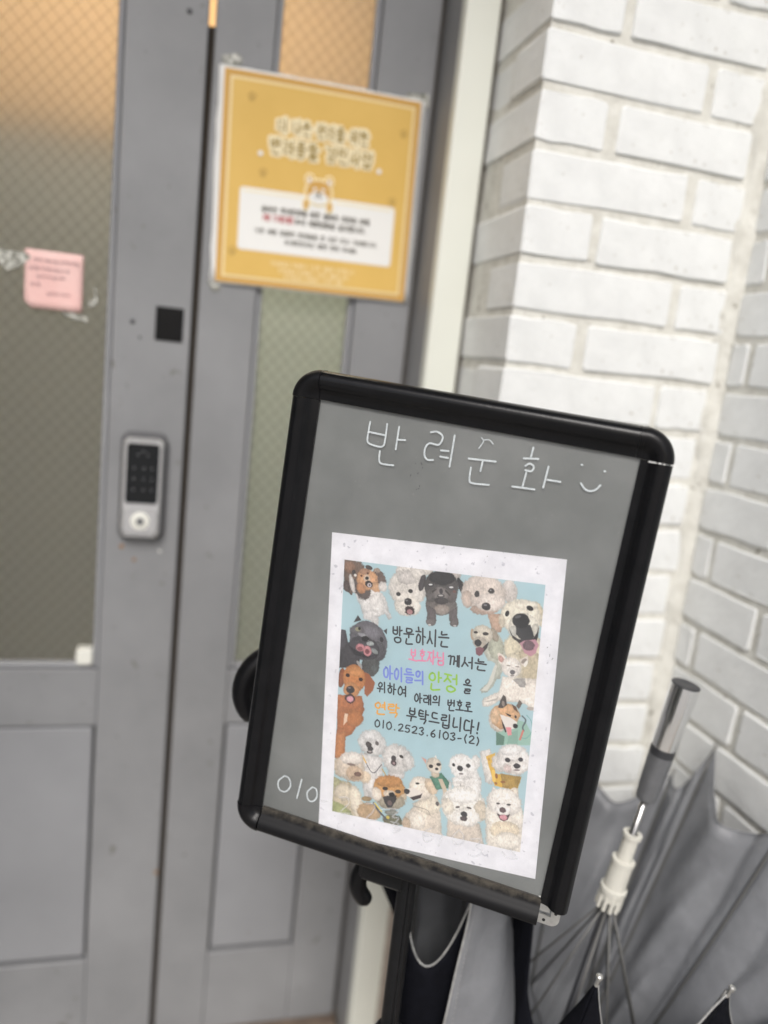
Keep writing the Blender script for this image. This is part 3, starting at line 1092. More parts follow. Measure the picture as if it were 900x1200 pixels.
corner_cap(IX0, IY1, 90)
corner_cap(IX0, IY0, 180)
corner_cap(IX1 - .2, IY1 - .2, 0)
rail('cap_sleeve', (IX1 - 4.1, IY1 - .05), (IX1 - .2, IY1 - .05), (0, -1), M['black_cap'], sign)
# pale plastic showing in the joint under the upper right cap
v, f = ribbons([[(IX1 + 6, IY1 - .6), (IX1 + 11.5, IY1 - .6)], [(IX1 + 13.5, IY1 - .55), (IX1 + 15.2, IY1 - .55)], [(IX1 + 17, IY1 - .6), (IX1 + 22, IY1 - .6)], [(IX1 + 23, IY1 - .6), (IX1 + 26.5, IY1 - .6)]], .8, lambda x, y, h: S(x, y, 12.9 if x < IX1 + 20 else 9.5))
mesh('joint_gap', v, f, M['poster_white'], sign)
# bare bracket where the lower right cap is missing


def bracket():
    th = bmesh.new()
    pts = [(IX1 - 6, IY0 - 23)]
    pts += [(IX1 + 12.5 + 7.5 * math.cos(R(a)), IY0 - 15.5 + 7.5 * math.sin(R(a))) for a in range(-90, 1, 15)]
    pts += [(IX1 + 20, IY0 + 4), (IX1 + 12, IY0 + 4), (IX1 + 12, IY0 - 14.5), (IX1 - 6, IY0 - 14.5)]
    f = th.faces.new([th.verts.new((x, y, 0)) for x, y in pts])
    r = bmesh.ops.extrude_face_region(th, geom=[f])
    for g in r['geom']:
        if isinstance(g, bmesh.types.BMVert):
            g.co.z += 2.0
    for v_ in th.verts:
        v_.co = S(v_.co.x, v_.co.y, v_.co.z + 1.5)
    return from_bm('corner_bracket', th, M['steel'], sign)


br = bracket()
br['label'] = 'bare zinc corner bracket with two screw holes'
for bx, by in ((IX1 + 6.6, IY0 - 18.9), (IX1 + 15.8, IY0 - 9.6)):
    hole = [S(bx + 1.5 * math.cos(2 * math.pi * k / 12), by + 1.5 * math.sin(2 * math.pi * k / 12), 3.75) for k in range(12)]
    hole2 = [S(bx + 1.5 * math.cos(2 * math.pi * k / 12), by + 1.5 * math.sin(2 * math.pi * k / 12), 3.3) for k in range(12)]
    mesh('screw_hole', hole + hole2, [tuple(range(12))] + [(k, (k + 1) % 12, 12 + (k + 1) % 12, 12 + k) for k in range(12)], M['hole'], br)
sbox('bracket_tongue', IX1 - 2, IX1 + 10.5, IY0 - 12.5, IY0 + 1.0, -3, 1.2, M['steel'], sign, .4)

# marker writing on the cover
MARKS = [('w', [(-89.7, 189.7), (-89.9, 181.4), (-89.5, 172.6), (-85.1, 170.2), (-75.2, 170.4), (-73.8, 178.0), (-74.2, 190.6)]),
    ('w', [(-89.8, 180.8), (-74.2, 180.5)]),
    ('w', [(-63.1, 190.0), (-62.9, 170.2)]),
    ('w', [(-62.5, 178.8), (-55.8, 179.7)]),
    ('w', [(-76.8, 166.0), (-76.2, 158.5), (-73.4, 155.4), (-62.6, 156.0)]),
    ('w', [(-34.5, 190.5), (-29.0, 191.9), (-23.6, 188.6), (-25.8, 181.3), (-34.1, 181.0), (-37.1, 176.1), (-36.6, 169.9), (-33.5, 166.7), (-28.5, 167.4)]),
    ('w', [(-23.1, 176.8), (-16.5, 177.5)]),
    ('w', [(-22.8, 171.5), (-15.9, 171.6)]),
    ('w', [(-13.6, 191.6), (-13.3, 164.4)]),
    ('t', [(8.7, 184.6), (11.5, 191.0), (9.4, 193.9)]),
    ('t', [(11.3, 192.3), (16.3, 193.2), (20.1, 190.3)]),
    ('w', [(1.8, 174.5), (24.8, 176.3)]),
    ('w', [(14.0, 174.2), (13.6, 165.8)]),
    ('w', [(5.0, 167.3), (5.7, 156.9), (8.7, 154.4), (22.8, 155.7)]),
    ('w', [(53.4, 193.7), (52.9, 185.9)]),
    ('w', [(47.3, 183.5), (59.1, 185.2)]),
    ('w', [(49.8, 177.5), (53.1, 180.1), (56.7, 178.2), (55.6, 174.1), (50.5, 174.0)]),
    ('w', [(51.7, 172.1), (50.9, 160.1)]),
    ('w', [(42.5, 158.4), (61.0, 159.6)]),
    ('w', [(68.6, 180.6), (67.7, 162.6)]),
    ('w', [(70.1, 169.6), (80.5, 170.0)]),
    ('w', [(94.5, 187.2), (95.0, 187.1)]),
    ('w', [(113.1, 185.5), (113.6, 185.5)]),
    ('w', [(96.9, 172.1), (100.8, 168.3), (105.5, 167.3), (109.7, 169.5), (112.3, 173.5)]),
    ('w', [(-120.3, -164.9), (-125.8, -172.7), (-123.6, -180.8), (-116.9, -181.1), (-112.8, -173.7), (-115.3, -166.4), (-120.3, -164.9)]),
    ('w', [(-102.4, -163.3), (-104.4, -184.0)]),
    ('w', [(-90.5, -167.5), (-94.8, -174.8), (-92.4, -182.1), (-87.6, -181.9), (-84.5, -176.0), (-86.3, -168.5), (-90.5, -167.5)]),
    ('f', [(-79.7, -178.6), (-73.2, -177.1)]),
    ('f', [(-62.0, -169.2), (-54.8, -166.8), (-52.1, -172.8), (-58.7, -183.7), (-49.0, -182.2)]),
    ('f', [(-35.0, -167.1), (-27.3, -164.5), (-27.5, -173.1), (-32.6, -181.8), (-23.0, -180.2)]),
    ('f', [(-21.6, -169.4), (-12.7, -164.7), (-3.3, -163.2), (-8.3, -171.8), (-2.0, -171.3), (-6.9, -179.9)]),
    ('f', [(-9.0, -177.1), (-1.0, -176.8), (-4.8, -182.6), (1.5, -182.1), (-4.6, -187.7)]),
    ('f', [(29.6, -170.7), (23.6, -177.8), (25.9, -185.6), (31.7, -182.5), (31.8, -177.7), (25.0, -180.1)]),
    ('f', [(41.0, -173.5), (39.5, -185.9)]),
    ('f', [(55.2, -163.4), (50.7, -172.4), (54.4, -178.9), (60.0, -175.9), (60.0, -167.8), (55.2, -163.4)]),
    ('f', [(67.2, -168.7), (76.4, -166.1), (73.5, -174.5), (79.9, -176.6), (75.2, -184.0), (67.7, -184.3)]),
    ('f', [(97.0, -171.5), (102.2, -175.3), (110.8, -173.8)]),
    ('f', [(103.5, -166.5), (108.7, -170.6)])]
_w = [p for k, p in MARKS if k == 'w']
for a, b in ((0, 5), (5, 9), (9, 12), (12, 19), (19, 20), (20, 21), (21, 22), (22, 23), (23, 24), (24, 25)):
    v, f = ribbons(_w[a:b], 1.55, lambda x, y, h: S(x, y, 2.62 + h * 1000))
    mesh('marker_letter' if a < 19 or a > 21 else 'marker_smile', v, f, M['marker'], sign)
for p in [p for k, p in MARKS if k == 't']:
    v, f = ribbons([p], .8, lambda x, y, h: S(x, y, 2.62 + h * 1000))
    mesh('marker_scribble', v, f, M['marker'], sign)
for p in [p for k, p in MARKS if k == 'f']:
    v, f = ribbons([p], 1.6, lambda x, y, h: S(x, y, 2.60 + h * 1000))
    mesh('wiped_digit', v, f, M['marker_faint'], sign)
# scuffs and specks on the cover
sp = []
rr = random.Random(5)
for k in range(46):
    x, y = rr.uniform(IX0 + 4, IX1 - 4), rr.uniform(IY0 + 4, IY1 - 4)
    sp.append([(x, y), (x + rr.uniform(-.5, .5), y + rr.uniform(-.5, .5) + .05)])
v, f = ribbons(sp, .45, lambda x, y, h: S(x, y, 2.7 + h * 1000))
mesh('speck', v, f, M['hem'], sign)['kind'] = 'stuff'
sp = []
for x0, y0, n in ((-40, 158, 5), (-36, 146, 4), (-60, 60, 3), (-90, 40, 3), (100, 30, 3)):
    for k in range(n):
        x, y = x0 + rr.uniform(-6, 6), y0 + rr.uniform(-10, 10)
        sp.append([(x, y), (x + rr.uniform(-1, 1), y - rr.uniform(.5, 2.5))])
v, f = ribbons(sp, .35, lambda x, y, h: S(x, y, 2.7 + h * 1000))
mesh('scratch', v, f, M['dark_grey'], sign)['kind'] = 'stuff'

# pole, collar, clamp and foot of the stand
PXY = (.2463, .6500)


def pole_geo(z0, z1, r):
    prof = [(r * math.cos(a) * (0.86 if abs(math.sin(a)) > .9 else 1), r * math.sin(a)) for a in [2 * math.pi * k / 24 for k in range(24)]]
    # shallow groove down the front
    prof = [(x, y + (.18 * r if (y < 0 and abs(x) < .2 * r) else 0)) for x, y in prof]
    n = len(prof)
    v = [(PXY[0] + x, PXY[1] + y, z) for z in (z0, z1) for x, y in prof]
    f = [(i, (i + 1) % n, n + (i + 1) % n, n + i) for i in range(n)] + [tuple(range(n))[::-1], tuple(range(n, 2 * n))]
    return v, f


v, f = pole_geo(-.68, -.25, .0092)
o = mesh('pole', v, f, M['black_metal'], sign, True)
o.data.set_sharp_from_angle(angle=R(30))
spin('lower_tube', (*PXY, -1.235), (0, 0, 1), [(0, .0125), (.56, .0125)], M['black_metal'], sign)
spin('collar', (*PXY, -.735), (0, 0, 1), [(0, .015), (.006, .0165), (.055, .0165), (.066, .0155), (.072, .0115)], M['black_cap'], sign)
spin('collar_knob', (PXY[0] - .015, PXY[1], -.70), (-1, -.2, 0), [(0, .006), (.012, .006), (.013, .011), (.026, .0105), (.028, .008)], M['black_cap'], sign)
sbox('clamp', -24, 28, -190, -120, -22, -5.2, M['black_metal'], sign, 3)
sbox('clamp_arm', -36, 14, -262, -215, -34, -14, M['black_metal'], sign, 5)
spin('foot_plate', (*PXY, -ZC + .002), (0, 0, 1), [(0, .15), (.006, .15), (.014, .142), (.018, .03), (.03, .02)], M['black_metal'], sign, 40)

# ------------------------------------------------------------------ printed notice under the cover
PA = R(6.1)
E1 = (math.cos(PA), math.sin(PA))
E2 = (math.sin(PA), -math.cos(PA))
notice = thing('notice_sheet', 'white printed sheet of dog photographs and coloured handwriting behind the clear cover', 'notice', (.234, .62, -.45))


def N_(x, y, h=0.0):
    """notice sheet coordinates in millimetres from its top left corner, y down"""
    bx, by = -110 + E1[0] * x + E2[0] * y, 84.2 + E1[1] * x + E2[1] * y
    return S(bx, by, h)


def paper_sheet():
    nx, ny = 10, 14
    v, f = [], []
    for j in range(ny + 1):
        for i in range(nx + 1):
            v.append(N_(210 * i / nx, 297 * j / ny, .55))
    for j in range(ny):
        for i in range(nx):
            a = j * (nx + 1) + i
            f.append((a, a + 1, a + nx + 2, a + nx + 1))
    o = mesh('paper', v, f, M['paper'], notice)
    s = o.modifiers.new('thickness', 'SOLIDIFY')
    s.thickness = .00015
    s.offset = 1


paper_sheet()
PRW, PRH = 181.0, 250.0
PRX, PRY = 13.3, 24.0

DOGS = """
P -1.0,-0.8 14.9,-0.0 19.7,3.9 15.9,16.0 13.0,27.3 8.7,32.4 0.2,28.1 6b5a50 1.2
E 5.3 6.6 5.5 5.4 -7 8c6d5a 0.9
E 3.7 24.9 3.7 5.4 -8 574c48 0.35
P 6.9,17.2 12.4,32.8 17.5,41.2 19.7,47.2 21.9,53.3 27.4,54.3 32.2,58.2 36.7,58.5 35.2,49.6 41.3,46.0 45.2,50.4 48.2,48.2 44.6,41.0 41.2,30.7 32.6,22.8 25.3,21.1 12.5,19.2 cfccca 0.9
E 18.3 24.7 7.9 11.4 -27 5c5350 1.4
E 33.8 12.8 7.8 5.5 39 6b5d57 1.2
E 8.5 21.5 2.3 8.9 -15 cfcac6 0.35
E 22.7 16.0 10.0 9.7 23 c59a76 1
E 17.4 24.9 4.2 5.3 -27 b98a68 0.8
E 31.7 22.1 5.2 4.6 23 c09a78 0.8
E 33.5 37.1 7.3 8.8 -27 d9d6d3 1.3
E 20.0 8.8 5.0 3.1 -7 a8846c 0.35
E 9.7 11.0 1.8 2.5 -7 3d3837 0.1
E 23.8 4.7 3.5 2.0 13 4a4341 0.1
E 31.5 6.4 3.1 2.2 -7 a39184 0.35
E 11.2 13.5 1.3 1.3 -7 d9d4d0 0.1
E 22.4 15.2 3.1 3.8 -7 d6c0ac 0.35
E 17.1 13.2 1.1 1.1 -7 5a3a30 0.1
E 23.0 10.2 1.0 1.0 -7 5a3a30 0.1
E 22.5 14.8 1.8 1.6 -7 1b191b 0.1
E 24.5 20.1 3.9 3.1 13 2a2526 0.35
E 25.1 21.0 2.0 2.0 -8 b9b0b4 0.1
E 25.3 20.9 0.8 0.8 -8 3a3336 0.1
E 37.9 20.8 4.0 4.9 -8 d6d1cd 0.9
E 59.7 2.8 10.9 6.2 -7 d3cec8 1.3
E 72.6 -0.1 10.4 7.0 -7 cbc6c0 1.3
E 60.8 19.1 17.9 16.8 -8 cdc8c2 1.3
E 60.1 9.4 9.6 6.2 -7 c3beba 1
E 62.0 35.5 12.3 9.3 -8 d8d2ca 1.1
E 55.2 27.0 7.1 5.3 -8 d6d0c9 0.8
E 52.7 25.6 2.2 1.9 -8 262426 0.1
E 63.7 21.4 2.2 1.9 -8 262426 0.1
E 61.9 31.4 3.6 3.4 -8 2b292b 0.35
E 60.7 30.5 1.2 0.7 -8 6a686a 0.1
E 64.0 39.4 4.4 4.5 -8 33201f 0.9
E 64.3 40.5 2.5 2.5 -8 b98a8c 0.35
E 69.5 5.1 7.0 5.3 -7 cfcac4 1.1
E 102.9 1.7 5.1 4.3 -7 b5aea8 0.9
E 92.1 29.9 14.2 9.7 -8 68625f 0.7
E 93.3 34.2 7.3 4.8 -8 9b9088 0.8
P 78.3,31.0 80.4,42.2 79.9,46.8 82.4,50.9 86.6,49.4 89.1,45.0 87.8,35.8 5f5858 0.4
P 99.5,36.0 100.5,43.8 104.7,48.1 108.1,48.2 109.3,44.3 107.4,38.4 107.1,29.6 5f5858 0.4
E 84.1 47.5 4.5 3.4 -8 6b6463 0.35
E 105.2 45.1 4.2 3.3 -28 6b6463 0.35
E 83.2 49.9 1.4 0.8 -8 c9c2bf 0.1
E 105.9 47.5 1.4 0.7 -8 b9b2af 0.1
E 73.9 12.5 3.1 7.9 11 4b474a 0.35
E 109.1 11.3 2.9 8.5 -26 2b2a2d 0.35
E 91.3 13.7 15.6 15.1 -8 4d4a4a 0.6
E 91.2 5.8 11.5 6.5 -7 302f31 0.8
E 83.0 23.2 5.2 6.2 -8 5d5958 0.6
E 100.9 20.8 5.1 6.1 -8 5d5654 0.6
E 91.4 20.3 6.7 6.6 -8 7b7573 0.6
E 91.9 26.6 6.2 3.3 -8 413d3e 0.6
E 81.6 13.5 2.8 1.8 -8 3a383a 0.1
E 81.5 13.0 1.7 0.7 -8 e0e0e0 0.1
E 100.4 13.7 2.6 2.1 -8 4a4648 0.1
E 100.1 13.0 1.9 0.8 -8 d5d5d5 0.1
E 103.3 16.5 1.5 1.2 -8 6b4a44 0.1
E 91.4 17.8 1.7 2.5 -8 343134 0.1
E 91.4 22.1 3.4 1.9 -8 434042 0.1
E 91.3 21.7 2.1 0.7 -8 b9b4b2 0.1
P 82.7,18.8 87.6,15.5 86.9,17.4 83.6,20.5 35322f 0.2
P 95.3,15.4 100.0,20.0 99.2,21.0 94.6,17.2 35322f 0.2
P 133.6,32.5 139.0,46.6 142.5,48.7 147.0,47.1 147.7,40.9 146.0,30.7 b79d8b 0.5
E 150.9 9.7 6.7 10.3 -8 cbc4bf 1
E 128.8 14.4 19.5 16.4 -8 c9bfb7 1.2
E 130.8 28.9 12.5 4.8 -8 b29d90 0.8
E 115.1 21.9 5.1 7.8 -8 c0b0a5 1
E 134.9 21.8 13.7 8.2 -8 d2c9c2 1
E 122.6 20.9 5.0 4.3 -8 cbc0b8 0.7
E 123.2 16.0 2.2 2.9 3 262324 0.35
E 135.5 11.6 2.9 2.5 -8 262324 0.35
E 134.8 11.1 0.7 0.6 -8 8a8888 0.1
E 132.0 26.1 3.9 3.6 -8 232225 0.35
E 131.2 24.9 1.5 0.7 -8 77757a 0.1
E 167.5 58.9 17.6 15.6 -9 cdc5b0 1.2
E 173.9 76.3 11.5 19.2 -9 b3a993 1.4
E 160.8 77.5 7.5 13.1 -9 cfc7b4 1.2
E 178.2 27.0 4.5 11.4 -21 cfc4ae 0.8
E 162.7 31.8 17.4 16.5 2 dcd6c8 0.9
E 146.7 36.9 2.8 6.2 -8 d3cab9 0.6
E 165.8 20.1 9.8 4.3 -8 e0d9cc 0.8
E 165.8 40.0 13.1 12.5 -8 dad5c9 0.6
E 157.2 44.8 4.1 4.8 -8 c6c4bd 0.5
E 175.7 40.3 3.3 5.1 -8 c6c2b8 0.5
E 150.7 29.8 1.8 2.8 13 1f1e20 0.1
E 169.6 22.4 3.1 2.2 19 1f1e20 0.1
P 153.3,42.7 156.6,48.3 161.8,51.0 165.2,51.4 174.7,48.2 177.2,43.5 178.3,37.3 178.7,46.8 176.5,54.1 165.7,57.4 162.1,54.1 156.9,50.9 2e2b2d 0.2
P 159.2,39.2 171.3,36.6 175.5,47.3 170.3,53.3 164.4,51.5 159.8,47.0 36373a 0.3
E 162.9 34.4 7.5 6.7 -8 232427 0.3
E 160.1 31.3 2.8 1.2 -24 56575b 0.1
P 163.4,54.7 166.9,52.0 176.5,49.3 179.7,53.1 178.0,61.7 174.2,65.0 168.7,63.1 b58a96 0.3
E 171.3 55.7 5.1 4.5 -9 6f5a62 0.5
P 133.1,67.7 137.0,74.2 143.9,75.8 143.6,82.1 138.7,95.3 132.6,103.1 134.5,105.4 139.4,103.7 143.3,99.0 146.8,90.4 149.2,89.6 151.0,80.9 152.4,67.4 148.9,54.8 142.3,46.1 138.5,51.0 b6b7ac 0.5
P 144.0,76.7 146.2,78.1 143.6,92.7 139.3,102.4 133.0,103.9 138.8,96.2 c9c7be 0.3
E 143.6 62.6 6.7 10.5 -9 a9ab9c 0.7
E 122.2 53.0 1.9 5.4 -8 ab957f 0.1
E 141.2 50.6 3.2 6.4 -24 9a9183 0.35
E 131.0 51.7 9.0 8.7 2 c6bfb2 0.5
E 129.1 59.5 6.1 5.4 -9 b8afa3 0.4
E 124.8 50.6 1.9 1.2 -8 262424 0.1
E 133.6 50.7 2.7 1.6 -8 34312f 0.1
E 127.6 59.9 3.2 3.3 -9 252629 0.35
P 132.3,63.0 137.2,57.2 135.8,63.8 132.3,68.7 128.9,67.5 332d2f 0.1
P 125.7,65.3 129.4,63.4 133.2,64.2 132.3,69.8 129.6,72.0 126.7,70.7 7a4d57 0.2
P 151.5,87.0 149.4,101.6 136.5,110.0 135.1,113.9 136.3,117.3 140.5,117.4 145.4,114.8 150.1,109.5 156.0,110.3 166.7,108.4 173.5,109.0 178.0,114.0 180.5,113.6 183.5,110.0 182.1,84.6 171.4,85.1 159.9,86.5 dad3cb 0.6
P 160.0,88.2 170.6,85.2 172.3,94.2 167.6,94.1 a5a29f 0.5
P 136.8,113.6 147.4,108.2 149.7,105.1 148.4,109.8 140.2,113.0 b3aca6 0.3
E 177.9 112.3 3.3 1.6 -10 a89f98 0.1
P 145.2,67.6 146.4,66.0 149.9,67.3 153.5,70.7 153.0,74.8 150.3,76.7 147.1,74.4 ddd4cc 0.2
E 149.0 71.5 2.3 3.4 -39 c39a92 0.35
P 164.6,69.4 171.3,64.9 172.3,68.7 170.5,75.1 167.1,73.9 cfc6be 0.2
E 168.6 70.1 3.0 1.6 -49 8d837d 0.1
E 170.4 72.3 1.3 3.2 18 e2ded8 0.1
E 158.3 77.5 8.5 9.2 -9 dfd9d3 0.5
E 159.5 82.1 5.0 4.8 -9 e2ddd8 0.4
E 155.7 76.4 1.7 0.6 -4 857d77 0.1
E 163.4 76.2 1.8 0.6 -4 857d77 0.1
E 159.7 81.9 2.4 2.1 -9 636064 0.1
E 159.7 84.9 1.8 0.8 -9 8f8885 0.1
P 149.9,138.3 151.0,151.8 181.7,146.0 180.7,134.5 174.9,125.7 168.2,125.1 93b5a8 0.2
P 150.0,139.2 157.9,142.3 157.7,150.5 151.0,151.8 5f7d70 0.2
P 161.7,138.0 168.9,134.0 170.1,148.2 160.2,150.0 85a699 0.3
S 175.2,119.0 179.7,124.0 180.9,132.7 177.0,140.1 172.0,140.6 0.5 5f9a98
S 171.5,120.5 174.8,124.0 172.8,130.6 173.9,133.9 1.4 59656b
S 173.3,134.1 171.3,142.5 1.7 c9766c
E 150.8 128.3 8.3 10.9 -10 d5cabf 0.9
P 143.4,121.4 147.2,115.4 158.6,110.7 165.5,113.1 170.3,120.3 168.2,125.1 167.1,131.6 162.2,133.4 157.1,133.4 154.0,136.7 147.8,133.3 c9a480 0.4
E 148.0 125.1 4.2 8.1 1 d3b698 0.7
P 152.0,122.6 161.3,123.7 167.5,127.0 167.5,132.4 162.3,134.7 157.1,133.4 154.5,127.6 dbd6d1 0.3
P 149.8,116.7 151.3,109.3 153.4,103.8 155.6,105.0 157.6,112.7 154.0,116.4 4c4745 0.2
E 154.1 112.0 1.3 2.7 -10 8a817b 0.1
P 165.4,112.2 167.8,106.0 170.5,108.7 168.1,114.9 655a52 0.2
P 161.1,110.7 165.5,113.1 167.7,118.1 164.1,116.0 5f4638 0.3
P 156.4,120.1 162.0,121.3 161.3,123.2 158.7,122.3 272222 0.1
E 165.8 122.2 1.0 1.5 -10 332d2d 0.1
E 166.3 130.7 2.3 2.2 -10 1b1b1e 0.35
P 153.9,127.2 157.0,132.5 159.1,137.6 158.0,138.7 154.9,132.0 2b2627 0.1
P 157.9,133.3 162.8,132.8 163.9,139.4 160.7,141.1 d98f95 0.2
P -5.7,67.2 4.9,66.3 8.2,81.7 8.2,101.8 -3.4,105.5 47454a 0.4
P 0.3,87.6 11.3,74.1 20.1,84.6 19.8,98.8 6.0,103.4 0.0,103.1 434246 0.4
E 27.1 74.7 17.9 20.3 -23 66646a 0.6
E 28.3 65.8 10.3 7.1 2 77757b 0.7
P 11.8,58.2 15.7,50.6 19.5,55.1 3a373a 0.1
P 40.9,61.8 44.2,59.0 44.1,65.1 3a373a 0.1
E 30.3 97.1 8.6 11.1 12 525454 0.5
E 37.4 81.9 6.9 9.3 -9 5a595e 0.5
E 23.4 81.1 15.0 11.0 7 4a494e 0.5
P 8.1,80.5 16.6,85.1 27.4,88.1 35.3,85.7 27.5,90.5 14.5,89.0 343338 0.4
E 15.4 65.3 7.0 4.7 -8 6a686c 0.6
E 21.5 69.1 5.0 1.9 12 a3a3a8 0.5
E 28.9 75.9 3.7 2.1 -9 b0b7b7 0.4
E 33.4 82.5 4.0 2.2 28 939999 0.4
E 24.0 72.0 3.7 2.8 -9 29282c 0.35
E 16.5 64.0 2.8 2.1 -8 8f8d78 0.1
E 17.9 63.2 1.3 1.5 -8 232323 0.1
E 39.5 70.5 1.8 2.5 -9 343336 0.1
E 19.7 81.1 4.4 3.7 -9 cf9298 0.35
E 26.6 83.3 4.0 4.9 -9 cf9298 0.35
E 19.5 82.3 2.7 2.0 -9 85555b 0.1
E 26.6 83.9 2.2 2.6 -9 85555b 0.35
E 19.8 97.6 1.5 4.3 -42 9a9a9a 0.3
E 33.9 98.9 3.5 2.9 -9 5d6262 0.6
P -0.2,130.7 24.0,127.8 27.2,141.6 21.1,157.2 15.8,167.8 10.0,171.3 9.9,188.5 3.1,195.9 -0.7,194.2 -0.9,179.5 0.8,167.0 a2673f 0.5
P 0.3,169.5 9.7,165.3 9.9,189.7 2.4,195.4 -0.2,191.6 b1784c 0.4
E 17.1 150.6 9.5 8.4 -10 ad7347 0.8
P 8.0,148.0 11.0,148.1 10.5,155.5 7.0,160.3 dcc4ac 0.3
E 3.0 113.4 3.5 9.8 6 8a5233 0.35
P 24.3,104.0 29.6,105.5 35.7,112.8 34.3,120.7 28.9,127.9 26.2,125.1 25.5,114.5 965c3c 0.3
E 15.4 112.0 11.1 13.5 1 b67c4d 0.5
E 13.1 123.7 7.8 7.4 -10 bb8759 0.4
E 16.7 105.2 7.1 4.7 -9 c08a5a 0.5
E 9.0 109.9 2.1 1.9 -9 2d1f1c 0.1
E 21.8 111.9 2.1 1.9 -9 2d1f1c 0.1
E 12.3 123.5 4.2 3.7 -10 282325 0.35
E 11.2 122.0 1.7 0.8 -10 6f6568 0.1
E 12.5 132.6 5.1 4.8 -10 372224 0.9
E 12.5 132.8 3.5 2.9 -10 d79ea9 0.35
P 25.9,183.4 47.4,184.5 48.4,200.0 42.0,227.8 31.8,228.8 27.5,209.5 c9c6c4 1.2
E 36.8 209.7 7.2 15.7 -11 d0cdcb 1.3
E 36.4 172.0 13.7 13.1 10 cbc9c7 1.6
E 33.0 166.4 7.1 5.2 -11 d5d3d2 1.3
E 26.3 172.8 4.1 5.2 -11 d3d1cf 1.2
E 33.0 174.7 2.9 3.1 -11 453f3e 0.4
E 34.8 178.0 2.9 2.7 -11 322e2f 0.3
E 41.0 171.7 1.8 2.1 -11 5a5453 0.3
E 34.5 181.8 3.1 1.7 -11 4a4544 0.1
E 34.6 181.3 1.8 0.7 -11 a89f9e 0.1
E 61.4 198.5 8.1 6.2 -11 c9c6c4 1.2
E 61.4 183.4 14.8 14.6 21 c6c3c0 1.7
E 72.4 183.8 5.8 8.2 -11 cbc8c5 1.5
E 55.5 185.0 6.1 7.2 -11 d3d0cd 1.2
E 65.2 180.1 2.1 1.5 21 302b29 0.1
E 57.9 183.3 2.5 2.8 -11 423e41 0.35
E 58.2 187.9 2.8 2.8 -11 4d4042 0.35
E 58.4 188.2 1.2 1.2 -11 a08a8b 0.1
S 27.6,186.8 38.3,202.0 46.8,192.0 0.8 44434b
S 27.7,187.3 31.4,193.1 1.4 d6ae4a
S 47.6,196.5 51.0,201.1 1.0 b99b4a
P -0.2,252.8 -1.4,213.1 23.1,221.0 30.1,251.7 14.7,255.0 aaa884 0.6
E 15.1 235.5 14.7 19.2 -12 bcb099 1.9
E 11.0 227.8 9.5 8.5 -12 c9bfae 1.8
E 23.9 234.8 6.5 17.0 -12 d6cdbe 1.4
P -0.2,252.8 -0.1,238.7 10.7,240.7 18.3,245.6 23.0,253.2 9aa070 0.9
E 5.4 203.3 6.5 9.7 -11 bfb19f 1.4
E 16.6 200.5 13.7 14.5 -11 cec2b4 1.2
E 17.1 191.4 11.6 6.5 -11 d8d1ca 1.1
E 31.0 207.7 6.4 6.5 -11 d8c8b2 1.1
E 21.1 206.5 9.1 8.0 -11 ccb69f 0.9
E 24.0 206.5 3.8 2.6 -11 7a6056 0.35
E 17.0 198.0 4.3 1.3 -3 80716a 0.1
E 22.4 210.5 5.2 2.1 -11 b59e88 0.5
E 36.8 242.7 11.9 9.5 -12 b59c7e 1.1
E 33.9 229.5 5.2 2.6 -12 a08a68 0.6
E 60.6 246.2 9.7 6.5 -12 6a6a55 1
E 55.8 219.6 16.7 15.9 -12 cdbba3 1.5
E 58.2 226.5 13.2 8.9 -12 a69d8c 1.2
E 55.3 213.4 15.4 11.3 -12 c69964 1.2
E 54.9 207.1 13.4 6.0 -11 bb8c5a 1.1
E 43.7 222.6 5.3 6.8 -12 dcd2c6 1.1
E 55.8 219.6 6.1 3.6 -12 d8cbbb 0.6
E 51.7 215.2 2.8 1.8 -12 2b2624 0.1
E 64.1 215.6 2.9 2.0 -12 42382f 0.1
P 49.5,224.1 53.9,222.1 62.8,219.7 63.3,223.9 59.2,232.9 55.2,234.0 51.9,230.0 353233 0.3
E 58.3 219.9 3.0 2.5 -12 1d1c1f 0.35
E 56.9 228.9 2.2 2.7 -12 6a5a58 0.3
E 59.0 238.0 6.7 2.7 -12 8d8e87 0.7
S 41.3,232.2 46.9,239.5 54.5,245.9 2.1 505156
S 42.3,232.2 49.4,239.2 1.4 d8c450
E 55.8 243.8 1.8 1.7 -12 c3b25a 0.1
P 70.9,250.7 72.5,236.6 79.9,227.6 89.6,224.5 105.5,226.4 108.8,250.3 91.7,253.5 d4cabe 0.8
E 83.8 240.5 8.0 9.4 -12 dcd4ca 1
E 74.1 245.7 4.1 6.3 -12 c9b5a0 0.8
P 78.7,224.7 98.4,209.1 105.6,221.1 103.7,228.3 95.2,232.8 85.0,229.7 d6cdbf 0.8
E 85.4 207.6 11.1 11.6 -12 dcd3c8 0.6
P 70.1,211.8 78.5,208.5 87.9,212.1 87.1,217.7 79.5,221.6 73.2,218.0 dbd4cd 0.3
E 95.0 203.8 5.2 8.3 -31 cdbba6 0.7
E 72.6 213.6 2.8 2.7 -12 343235 0.35
P 75.5,219.1 85.4,214.1 87.5,211.9 86.3,217.3 79.4,221.2 372d30 0.1
E 82.2 203.5 1.9 1.1 -11 2a2525 0.1
S 79.3,226.7 92.8,228.0 96.4,233.0 0.5 857a73
E 102.1 219.6 1.6 2.3 -12 5a5555 0.1
E 112.0 198.6 2.3 5.1 -11 cfd0cf 0.6
P 93.2,194.6 103.7,188.4 111.6,196.1 111.1,202.4 100.1,205.9 578572 0.4
P 101.3,195.1 105.1,194.3 110.3,204.6 107.3,210.9 105.9,204.5 c5b5a2 0.3
E 98.0 190.6 3.9 3.7 -11 cbbca9 0.4
